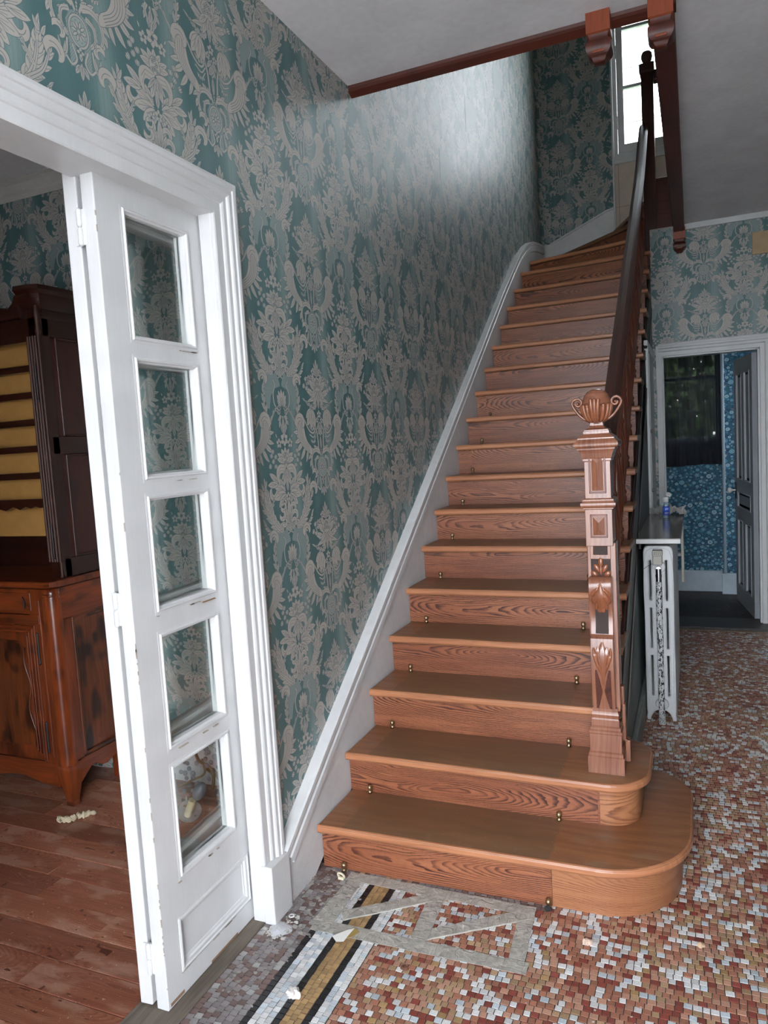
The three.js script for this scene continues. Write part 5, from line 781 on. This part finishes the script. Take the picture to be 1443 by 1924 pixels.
// ---------------------------------------------------------------- tape, dust and scraps on the mosaic
{
  const T = thing('tape_patch', 'grey adhesive tape stuck in a braced rectangle over the loose mosaic', 'tape');
  const tapeM = phy({ map: scaled(dataTex(512, 512, (x, y) => { const n = noise(x / 30, y / 30, 14, 17, 17), f = noise(x / 2, y / 120, 15, 256, 4), w = Math.abs(noise(x / 50, y / 70, 16, 10, 7) - 0.5) < 0.012 ? 34 : 0; const v = 158 + 26 * (n - 0.5) + 14 * (f - 0.5) + w; return [v * 1.0, v * 0.99, v * 0.955]; }), 4, 4), roughness: 0.36, color: lin(1.15, 1.14, 1.1), bumpMap: scaled(dataTex(512, 512, (x, y) => { const v = 128 + 220 * Math.max(0, 0.06 - Math.abs(noise(x / 40, y / 60, 17, 13, 8) - 0.5)) * 8 + 60 * (noise(x / 12, y / 12, 18, 42, 42) - 0.5); return [v, v, v]; }, false), 4, 4), bumpScale: 0.004 });
  const strip = (a, b, w0, w1, y) => { const R = rng(Math.floor((a[0] + b[1]) * 9999)); const N = 22, v = [], dx = b[0] - a[0], dz = b[1] - a[1], l = Math.hypot(dx, dz), n = [-dz / l, dx / l];
    const P = (i, j) => { const t = i / N, w = lerp(w0, w1, t), s = j / 4 - 0.5; const jag = (Math.abs(s) > 0.4 ? (hash2(i, j, 5) - 0.5) * 0.003 : 0); return [lerp(a[0], b[0], t) + n[0] * (s * w + jag), y + 0.0009 * Math.max(0, Math.sin(i * 1.9 + s * 3) * Math.cos(s * 5 + i)) + 0.0012 * hash2(i, j, 11), lerp(a[1], b[1], t) + n[1] * (s * w + jag)]; };
    for (let i = 0; i < N; i++) for (let j = 0; j < 4; j++) { const A = P(i, j), B = P(i + 1, j), C = P(i + 1, j + 1), D = P(i, j + 1); v.push(A, B, C, A, C, D); } 
    for (let i = 0; i < N; i++) for (const j of [0, 4]) { const A = P(i, j), B = P(i + 1, j); v.push(A, B, [B[0], 0.0002, B[2]], A, [B[0], 0.0002, B[2]], [A[0], 0.0002, A[2]]); }
    return puv(quads(v), Math.abs(dx) > Math.abs(dz) ? 'x' : 'z'); };
  const y0 = 0.0006, Y = (k) => y0 + k * 0.0016;
  [[[0.12, 0.02], [0.80, 0.022], 0.05, 0.05, 0], [[0.125, 0.30], [0.83, 0.287], 0.055, 0.052, 0], [[0.158, 0.02], [0.150, 0.31], 0.05, 0.075, 1], [[0.465, 0.0], [0.482, 0.27], 0.058, 0.055, 1], [[0.775, 0.0], [0.795, 0.31], 0.05, 0.05, 1], [[0.20, 0.235], [0.45, 0.055], 0.048, 0.045, 2], [[0.49, 0.245], [0.785, 0.04], 0.045, 0.05, 2]].forEach(([a, b, w0, w1, k]) => mesh('tape_strip', strip(a, b, w0, w1, Y(k)), tapeM, T));
  // scraps
  const R = rng(31), bits = (n, f) => Array.from({ length: n }, (_, i) => f(i));
  const flake = (x, z, s, y = 0.003) => { const k = 5 + (R() * 3 | 0), a0 = R() * 6, pts = []; for (let i = 0; i < k; i++) { const a = a0 + i / k * 6.283, r = s * (0.5 + R() * 0.7); pts.push([Math.cos(a) * r, Math.sin(a) * r * 0.8]); } const g = slab(pts, 0, 0.0012); g.rotateX((R() - 0.5) * 0.5); g.rotateZ((R() - 0.5) * 0.5); g.translate(x, y, z); return g; };
  const plaster = std({ map: scaled(plasterC, 4, 4), color: lin(0.60, 0.58, 0.55), roughness: 0.95 }), plasterD = std({ map: scaled(plasterC, 4, 4), color: lin(0.36, 0.34, 0.31), roughness: 0.95 });
  tag(mesh('plaster_flakes', [...bits(90, () => flake(-0.005 + R() * 0.14, 0.30 * R() + (R() < 0.5 ? 0.0 : 0.32), 0.003 + R() * 0.006)), ...bits(60, () => flake(0.06 + R() * 0.16, 0.08 + R() * 0.26, 0.003 + R() * 0.007, 0.005)), ...bits(46, () => flake(R() * 0.15, 0.3 + R() * 0.7, 0.002 + R() * 0.005))], plasterD, scene), 'grey plaster crumbs scattered along the wall beside the tape', 'debris', null, 'stuff');
  tag(mesh('plaster_dust', [...bits(70, () => flake(0.03 + (R() - 0.5) * 0.09, 0.345 + (R() - 0.5) * 0.13, 0.003 + R() * 0.007, 0.003 + R() * 0.004)), ...bits(26, () => flake(0.25 + R() * 0.9, 0.2 + R() * 0.6, 0.0015 + R() * 0.0025, 0.0015))], plaster, scene), 'white plaster dust heaped at the corner of the door casing', 'debris', null, 'stuff');
  { const cr = new THREE.IcosahedronGeometry(0.05, 4), q = cr.attributes.position; for (let i = 0; i < q.count; i++) { const x = q.getX(i), y = q.getY(i), z = q.getZ(i), d = 0.75 + 0.5 * Math.abs(fbm(x * 40 + 5, z * 40 + y * 30, 19, 3) - 0.5) * 2; q.setXYZ(i, x * d * 1.1, Math.max(0, y * 0.25 * d) + 0.002, z * d * 0.95); } cr.scale(0.75, 0.6, 0.8); cr.computeVertexNormals(); cr.translate(0.035, 0, 0.36);
    solo('plastic_film', toCreasedNormals(cr, 0.4), phy({ color: lin(0.78, 0.80, 0.84), roughness: 0.3, transmission: 0.35, thickness: 0 }), 'crumpled white plastic film on the floor by the door casing', 'plastic film'); }
  solo('washer', new THREE.TorusGeometry(0.008, 0.0028, 6, 20).rotateX(Math.PI / 2).scale(1, 0.6, 1).translate(0.044, 0.012, 0.30), std({ color: lin(0.7, 0.7, 0.7), roughness: 0.5 }), 'small white ring lying at the corner of the door casing', 'washer');
  { const pa = thing('paper_scrap', 'small torn white paper scrap with a gold edge by the tape', 'paper scrap', [0.25, 0, 0.33]);
    mesh('paper', slab([[-0.034, 0.012], [0.0, -0.03], [0.02, -0.045], [0.012, 0.024], [-0.01, 0.032]], 0.006, 0.0008), std({ color: lin(0.85, 0.84, 0.8), roughness: 0.7 }), pa);
    mesh('gold_edge', slab([[0.02, -0.045], [0.042, -0.034], [0.03, -0.005], [0.014, 0.005]], 0.0062, 0.0012), std({ color: lin(0.36, 0.25, 0.08), roughness: 0.5 }), pa); }
  const lumps = [[0.222, 0.60, 0.016, 'pale crumpled scrap lying on the ochre border band', [0.62, 0.58, 0.55]], [0.838, -0.005, 0.009, 'black rubber plug beside the right stair rod bracket', [0.02, 0.02, 0.02]], [0.486, 0.4, 0.008, 'dark brown crumb on the mosaic below the tape', [0.12, 0.05, 0.03]], [0.98, 0.12, 0.010, 'light shaving on the mosaic in front of the rounded step', [0.6, 0.45, 0.36]], [0.68, 0.66, 0.012, 'pale fluff on the mosaic at the lower edge of the photo', [0.6, 0.54, 0.5]], [1.30, 0.03, 0.009, 'tan shaving on the mosaic right of the rounded step', [0.5, 0.36, 0.24]]];
  for (const [x, z, r, lab, col] of lumps) { const g = new THREE.IcosahedronGeometry(r, 3), q = g.attributes.position; for (let i = 0; i < q.count; i++) { const d = 0.6 + 0.8 * noise(q.getX(i) * 200 + x * 77, q.getZ(i) * 200 + q.getY(i) * 150, 20); q.setXYZ(i, q.getX(i) * d * 1.3, Math.max(0, q.getY(i) * d * 0.9 + r * 0.4), q.getZ(i) * d); } g.computeVertexNormals(); g.translate(x, 0.0005, z); solo('scrap', toCreasedNormals(g, 0.5), std({ color: lin(...col), roughness: 0.9 }), lab, 'scrap'); }
  { const b = thing('plastic_clip', 'small cream plastic clip at the corner of the tape by the stairs', 'clip', [0.105, 0.0, 0.05]); mesh('ring', new THREE.TorusGeometry(0.012, 0.004, 8, 20).scale(1, 1.3, 1).rotateX(0.5).translate(0, 0.016, 0), std({ color: lin(0.62, 0.57, 0.42), roughness: 0.5 }), b); mesh('stub', box(-0.011, 0.011, 0.002, 0.012, -0.004, 0.006, 0.002), std({ color: lin(0.62, 0.57, 0.42), roughness: 0.5 }), b); }
}
// ---------------------------------------------------------------- radiator group
{
  const Rr = thing('radiator', 'white cast iron radiator with slotted columns under a stone shelf', 'radiator', [1.124, 0, -1.77]);
  const x0 = -0.074, x1 = 0.074, slot = (cx, ya, yb) => { const p = [], r = 0.0048; for (let i = 0; i <= 8; i++) { const a = Math.PI * i / 8; p.push([cx + r * Math.cos(a), yb - r + r * Math.sin(a)]); } for (let i = 0; i <= 8; i++) { const a = Math.PI + Math.PI * i / 8; p.push([cx + r * Math.cos(a), ya + r + r * Math.sin(a)]); } return p; };
  const outline = [[x0 + 0.002, 0.0], [x0 + 0.018, 0.0], [x0 + 0.024, 0.022], [x0 + 0.035, 0.042], [x0 + 0.052, 0.055], [x1 - 0.052, 0.055], [x1 - 0.035, 0.042], [x1 - 0.024, 0.022], [x1 - 0.018, 0], [x1 - 0.002, 0], [x1 + 0.002, 0.012], [x1 - 0.003, 0.034], [x1, 0.055], [x1, 0.912], [x1 - 0.004, 0.93], [x1 - 0.016, 0.942], [x1 - 0.03, 0.945], [x0 + 0.03, 0.945], [x0 + 0.016, 0.942], [x0 + 0.004, 0.93], [x0, 0.912], [x0, 0.055], [x0 + 0.003, 0.034], [x0 - 0.002, 0.012]];
  const holes = []; for (const cx of [-0.041, 0.039]) for (const [a, b] of [[0.655, 0.868], [0.395, 0.612], [0.135, 0.355]]) holes.push(slot(cx, a, b));
  const sec = board(outline, 'z', -0.05, 0, 0.006, 'y', holes);
  const rims = holes.map((h, i) => { const pts = h.map((p) => [p[0] + Math.sign(p[0] - (i < 3 ? -0.041 : 0.039)) * 0.0055, p[1] + (p[1] > (h[0][1] + h[12][1]) / 2 ? 0.005 : -0.005), 0.0]); return tube(pts, 0.0022, 60, 6, true); });
  for (let k = 0; k < 17; k++) { const m = mesh('section', k ? sec : [sec, ...rims, tube([[x0 + 0.012, 0.1, 0.0005], [x0 + 0.012, 0.9, 0.0005], [x0 + 0.03, 0.928, 0.0005], [x1 - 0.03, 0.928, 0.0005], [x1 - 0.012, 0.9, 0.0005], [x1 - 0.012, 0.1, 0.0005]], 0.0022, 60, 6)], M.radPaint, Rr); m.position.z = -k * 0.063; }
  mesh('hub', [0.835, 0.093].map((y) => new THREE.CylinderGeometry(0.030, 0.034, 0.012, 28).rotateX(Math.PI / 2).translate(0.003, y, 0.006)).concat([0.835, 0.093].map((y) => new THREE.CylinderGeometry(0.02, 0.02, 1.05, 12).rotateX(Math.PI / 2).translate(0.003, y, -0.53))), M.radPaint, Rr);
  mesh('pipe', [new THREE.CylinderGeometry(0.0155, 0.0155, 0.765, 18).translate(0.003, 0.3825, 0.045), new THREE.CylinderGeometry(0.0165, 0.018, 0.06, 18).translate(0.003, 0.03, 0.045)], M.flaky, Rr).userData.label = 'pipe with flaking white paint over black iron';
  mesh('valve', [new THREE.CylinderGeometry(0.0155, 0.0155, 0.026, 6).translate(0.003, 0.772, 0.045), new THREE.CylinderGeometry(0.0145, 0.0145, 0.05, 20).translate(0.003, 0.808, 0.045), new THREE.CylinderGeometry(0.0165, 0.0165, 0.012, 20).translate(0.003, 0.795, 0.045), new THREE.CylinderGeometry(0.012, 0.012, 0.04, 16).rotateX(Math.PI / 2).translate(0.003, 0.83, 0.025)], std({ color: lin(0.5, 0.5, 0.5), metalness: 1, roughness: 0.25 }), Rr);
  const th = mesh('thermostat_head', [new RoundedBoxGeometry(0.046, 0.05, 0.046, 3, 0.006).translate(0.0, 0.878, 0.045), new RoundedBoxGeometry(0.05, 0.03, 0.05, 3, 0.006).translate(0.0, 0.915, 0.045)], std({ color: lin(0.44, 0.42, 0.37), roughness: 0.5 }), Rr);
  for (const x of [-0.014, -0.005, 0.005, 0.014]) mesh('vent_slot', box(x - 0.0014, x + 0.0014, 0.905, 0.926, 0.067, 0.0707), std({ color: lin(0.08, 0.08, 0.08), roughness: 0.8 }), th);
  mesh('thermostat_wire', tube([[-0.02, 0.86, 0.05], [-0.05, 0.845, 0.05], [-0.085, 0.81, 0.04], [-0.1, 0.74, 0.02], [-0.098, 0.6, -0.01]], 0.0012, 30, 5), M.iron, Rr);
  const Sh = thing('radiator_shelf', 'polished grey stone shelf above the radiator', 'shelf', [0, 0, 0]);
  mesh('slab', slab([[1.022, -1.715], [1.236, -1.722], [1.241, -2.93], [1.022, -2.93]], 0.962, 0.028, 0.003, 'z'), M.marble, Sh);
  mesh('front_edge', box(1.021, 1.2365, 0.965, 0.987, -1.719, -1.7135, 0.002), M.white, Sh);
  for (const z of [-1.95, -2.7]) mesh('bracket', [box(1.02, 1.22, 0.949, 0.962, z - 0.01, z + 0.01, 0.002), box(1.02, 1.032, 0.90, 0.96, z - 0.01, z + 0.01, 0.002)], M.iron, Sh);
  solo('cream_board', box(1.217, 1.234, 0.53, 0.93, -3.02, -2.9, 0.004, 'y'), std({ map: scaled(paintT, 1, 1), color: lin(0.68, 0.64, 0.54), roughness: 0.5 }), 'narrow cream board fixed at the far end of the radiator', 'board');
  for (const x of [1.03]) mesh('board_arm', box(1.02, 1.22, 0.7, 0.72, -3.0, -2.93, 0.002), M.radPaint, scene.children.find((c) => c.name === 'cream_board'));
  const Bo = thing('bottle', 'clear plastic bottle of blue liquid with an open white flip cap', 'bottle', [1.138, 0.99, -2.66]);
  const liquid = phy({ color: lin(0.55, 0.72, 0.85), transmission: 0.7, thickness: 0, roughness: 0.1 });
  mesh('body', lathe([[0, 0], [0.02, 0], [0.022, 0.004], [0.022, 0.082], [0.019, 0.092], [0.012, 0.097], [0.011, 0.104], [0, 0.104]], 24), liquid, Bo);
  mesh('label', new THREE.CylinderGeometry(0.0224, 0.0224, 0.058, 24, 1, true, -0.9, 2.6).translate(0, 0.047, 0), std({ map: (() => { const c = document.createElement('canvas'); c.width = 256; c.height = 256; const g = c.getContext('2d'); g.fillStyle = '#1d3fa8'; g.fillRect(0, 0, 256, 256); g.fillStyle = '#2f62d8'; g.fillRect(0, 40, 256, 90); g.fillStyle = '#dfe8ff'; g.font = 'bold 70px sans-serif'; g.fillText('pH', 70, 100); g.fillRect(60, 170, 130, 8); g.fillRect(60, 190, 100, 8); g.fillRect(60, 210, 120, 8); return canvasTex(c); })(), roughness: 0.4 }), Bo);
  mesh('cap', [lathe([[0, 0.1], [0.0165, 0.1], [0.0165, 0.128], [0.014, 0.132], [0, 0.132]], 20), new THREE.CylinderGeometry(0.0165, 0.0165, 0.01, 20).rotateX(0.5).rotateZ(-0.5).translate(0.018, 0.147, -0.006)], std({ color: lin(0.85, 0.86, 0.88), roughness: 0.4 }), Bo);
  { const g = new THREE.PlaneGeometry(0.215, 0.14, 56, 36), q = g.attributes.position; g.rotateX(-Math.PI / 2); for (let i = 0; i < q.count; i++) { const x = q.getX(i), z = q.getZ(i), h = 0.006 + 0.13 * Math.pow(Math.max(0, fbm(x * 22 + 9, z * 26, 27, 4) - 0.3), 1.0) * (1.2 - 3.2 * Math.abs(x + 0.03)) + 0.012 * Math.abs(noise(x * 90, z * 70, 28) - 0.5); q.setXYZ(i, x + 0.02 * (noise(x * 30, z * 30, 29) - 0.5), Math.max(0.0015, h), z + 0.03 * (noise(x * 20, z * 20, 30) - 0.5)); } g.computeVertexNormals(); g.translate(1.145, 0.9905, -2.84);
    solo('plastic_bag', puv(toCreasedNormals(g, 0.35)), phy({ color: lin(0.55, 0.54, 0.52), roughness: 0.35, transmission: 0.15, thickness: 0 }), 'crumpled pale plastic bag at the back of the stone shelf', 'bag'); }
}
// ---------------------------------------------------------------- door under the stairs
{
  const f = thing('door_frame', 'old white door frame with bare wood and latch plates under the stairs', 'door frame', [1.02, 0, 0]);
  mesh('casing', [box(-0.01, 0.018, 0, 2.12, -3.062, -3.03, 0.003, 'y'), box(-0.01, 0.016, 2.09, 2.15, -3.98, -3.03, 0.003, 'z')], M.whiteOld, f);
  mesh('bare_wood', [box(-0.03, 0.004, 0, 2.08, -3.16, -3.064, 0.002, 'y')], std({ map: scaled(woodTex(91, [206, 160, 112], [150, 104, 66], 0.3, 0.9), 1.5, 2), roughness: 0.8 }), f);
  mesh('jamb', [box(-0.06, 0.0, 0, 2.1, -3.30, -3.16, 0.002, 'y'), box(-0.03, 0.012, 0, 2.1, -3.42, -3.30, 0.003, 'y')], M.whiteOld, f);
  mesh('door_panel', [box(-0.02, 0.004, 0, 2.09, -3.985, -3.42, 0.002, 'y'), box(0.004, 0.008, 0.2, 0.9, -3.9, -3.52, 0.003, 'y'), box(0.004, 0.008, 1.05, 1.95, -3.9, -3.52, 0.003, 'y')], M.whiteOld, f);
  for (const y of [1.54, 1.12]) mesh('latch_plate', [box(-0.004, 0.006, y - 0.05, y + 0.05, -3.2, -3.13, 0.002), new THREE.CylinderGeometry(0.012, 0.012, 0.02, 12).rotateZ(Math.PI / 2).translate(0.012, y, -3.26)], std({ color: lin(0.25, 0.24, 0.22), roughness: 0.6, metalness: 0.4 }), f);
}
// ---------------------------------------------------------------- far wall and blue room
solo('junction_box', box(1.735, 1.98, 2.797, 2.958, ZF, ZF + 0.018, 0.003), std({ color: lin(0.50, 0.36, 0.20), roughness: 0.7, map: scaled(plasterC, 2, 2) }), 'plain tan box cover on the wallpaper high beside the far doorway', 'box');
{
  const D = thing('door_2', 'dark grey panelled door with a white china knob standing open to the blue room', 'door', [1.764, 0.012, -4.085], 0, null, 'structure');
  D.rotation.y = Math.atan2(1.764 - 1.672, 4.815 - 4.085) ; // turned about its hinges
  const W = -0.735, parts = [[-0.31, -0.10, 1.07, 1.96], [-0.635, -0.42, 1.07, 1.96], [-0.635, -0.10, 0.83, 0.97], [-0.31, -0.10, 0.15, 0.73], [-0.635, -0.42, 0.15, 0.73]];
  mesh('door_leaf', board(rect(0, W, 0, 2.08), 'x', -0.038, 0, 0.002, 'y', parts.map((p) => rect(p[0], p[1], p[2], p[3]))), M.greyDoor, D);
  const leaf = D.children[0];
  for (const p of parts) { mesh('panel', [box(-0.026, -0.012, p[2], p[3], p[1], p[0], 0, 'y'), box(-0.03, -0.008, p[2] + 0.03, p[3] - 0.03, Math.min(p[0], p[1]) + 0.03, Math.max(p[0], p[1]) - 0.03, 0.004, 'y')].map((g) => g), M.greyDoor, leaf); 
    const za = Math.min(p[0], p[1]), zb = Math.max(p[0], p[1]); mesh('moulding', [[za, za + 0.012], [zb - 0.012, zb]].map(([a, b]) => box(-0.042, 0.004, p[2], p[3], a, b, 0.004, 'y')).concat([[p[2], p[2] + 0.012], [p[3] - 0.012, p[3]]].map(([a, b]) => box(-0.042, 0.004, a, b, za, zb, 0.004, 'z'))), M.greyTrim, leaf); }
  mesh('knob', [lathe([[0, 0], [0.008, 0], [0.008, 0.03], [0.02, 0.04], [0.026, 0.052], [0.024, 0.064], [0.012, 0.07], [0, 0.071]], 20).rotateZ(Math.PI / 2).translate(-0.04, 0.972, W + 0.06)], std({ color: lin(0.8, 0.8, 0.78), roughness: 0.2 }), leaf);
  mesh('lock_plate', box(-0.046, -0.036, 0.9, 1.04, W + 0.03, W + 0.09, 0.003, 'y'), M.iron, leaf);
}
solo('heating_pipe', [new THREE.CylinderGeometry(0.014, 0.014, 2.85, 14).translate(1.553, 1.62, -5.035), new THREE.CylinderGeometry(0.017, 0.017, 0.03, 14).translate(1.553, 0.21, -5.035)], std({ color: lin(0.26, 0.34, 0.40), roughness: 0.5 }), 'pale blue painted pipe standing against the flowered blue wall', 'pipe');
{
  const w = thing('window_2', 'pale blue framed window behind the dark curtain in the far room', 'window', [0, 0, 0], 0, null, 'structure');
  mesh('frame', [board(rect(1.02, 1.545, 1.39, 2.5), 'z', -5.26, -5.18, 0.003, 'y', [rect(1.06, 1.495, 1.45, 1.985), rect(1.06, 1.495, 2.015, 2.46)]), box(1.02, 1.55, 1.385, 1.42, -5.2, -5.13, 0.004)], M.paleBlue, w);
  mesh('pane', [box(1.05, 1.5, 1.44, 1.99, -5.222, -5.219), box(1.05, 1.5, 2.01, 2.47, -5.222, -5.219)], M.glass, w);
  mesh('window_bolt', [new THREE.CylinderGeometry(0.007, 0.007, 1.0, 8).translate(1.522, 1.95, -5.165), box(1.514, 1.53, 1.70, 1.82, -5.178, -5.155, 0.003, 'y')], M.paleBlue, w);
  // curtain: thin dark cloth hanging in folds
  const g = new THREE.PlaneGeometry(0.56, 1.30, 120, 40), q = g.attributes.position; for (let i = 0; i < q.count; i++) { const x = q.getX(i), y = q.getY(i), low = clamp((0.65 - y) / 1.3); q.setXYZ(i, x * (1 + 0.02 * low * low) + (x > 0 ? 0.03 * Math.pow(low, 3) : 0), y + 0.006 * Math.sin(x * 14), 0.012 * Math.sin(x * 62 + 0.6 * Math.sin(y * 3)) + 0.006 * Math.sin(x * 141) + 0.02 * low * 0.5); } g.computeVertexNormals(); g.translate(1.262, 1.845, -5.10);
  const ct = thing('curtain', 'thin dark navy curtain hanging over the window of the blue room', 'curtain');
  const g2 = new THREE.PlaneGeometry(0.56, 1.30, 120, 40);
  mesh('cloth', g, M.curtain, ct);
  mesh('curtain_rod', new THREE.CylinderGeometry(0.006, 0.006, 0.66, 10).rotateZ(Math.PI / 2).translate(1.26, 2.5, -5.10), M.iron, ct);
}
// ---------------------------------------------------------------- greenery outside
{
  const R = rng(71), leafG = new THREE.PlaneGeometry(0.07, 0.045); const n = 2600;
  const bush = (name, label, cx, cy, cz, rx, ry, rz, cnt, col) => {
    const B = thing(name, label, name.split('_').pop(), [cx, 0, cz]); const im = new THREE.InstancedMesh(leafG, phy({ color: 0xffffff, roughness: 0.6, transmission: 0.3, thickness: 0 }), cnt), m = new THREE.Matrix4(), q = new THREE.Quaternion(), e = new THREE.Euler();
    for (let i = 0; i < cnt; i++) { const a = R() * 6.283, b = Math.acos(R() * 2 - 1), r = Math.cbrt(R()); m.compose(V3(rx * r * Math.sin(b) * Math.cos(a), cy + ry * r * Math.cos(b), rz * r * Math.sin(b) * Math.sin(a)), q.setFromEuler(e.set(R() * 6, R() * 6, R() * 6)), V3(1 + R(), 1 + R(), 1)); im.setMatrixAt(i, m); const k = 0.6 + R() * 0.8; im.setColorAt(i, new THREE.Color().setRGB(col[0] * k, col[1] * k, col[2] * k)); }
    im.name = 'foliage'; im.userData.kind = 'stuff'; B.add(im);
    mesh('trunk', puv(new THREE.CylinderGeometry(0.04, 0.07, cy + 0.3, 8).translate(0, (cy - 0.3) / 2, 0), 'y'), std({ color: lin(0.12, 0.09, 0.06), roughness: 0.9 }), B);
  };
  bush('garden_shrub', 'green shrub outside the curtained window of the blue room', 1.0, 1.7, -7.2, 1.7, 1.6, 0.8, 15000, [0.10, 0.17, 0.05]);
  bush('garden_tree', 'pale green tree outside the stair window', -0.9, 5.2, -12, 1.0, 2.0, 1.2, 2600, [0.16, 0.30, 0.09]);
}
// ================================================================ hand over
shadows(scene);
renderer.render(scene, camera);
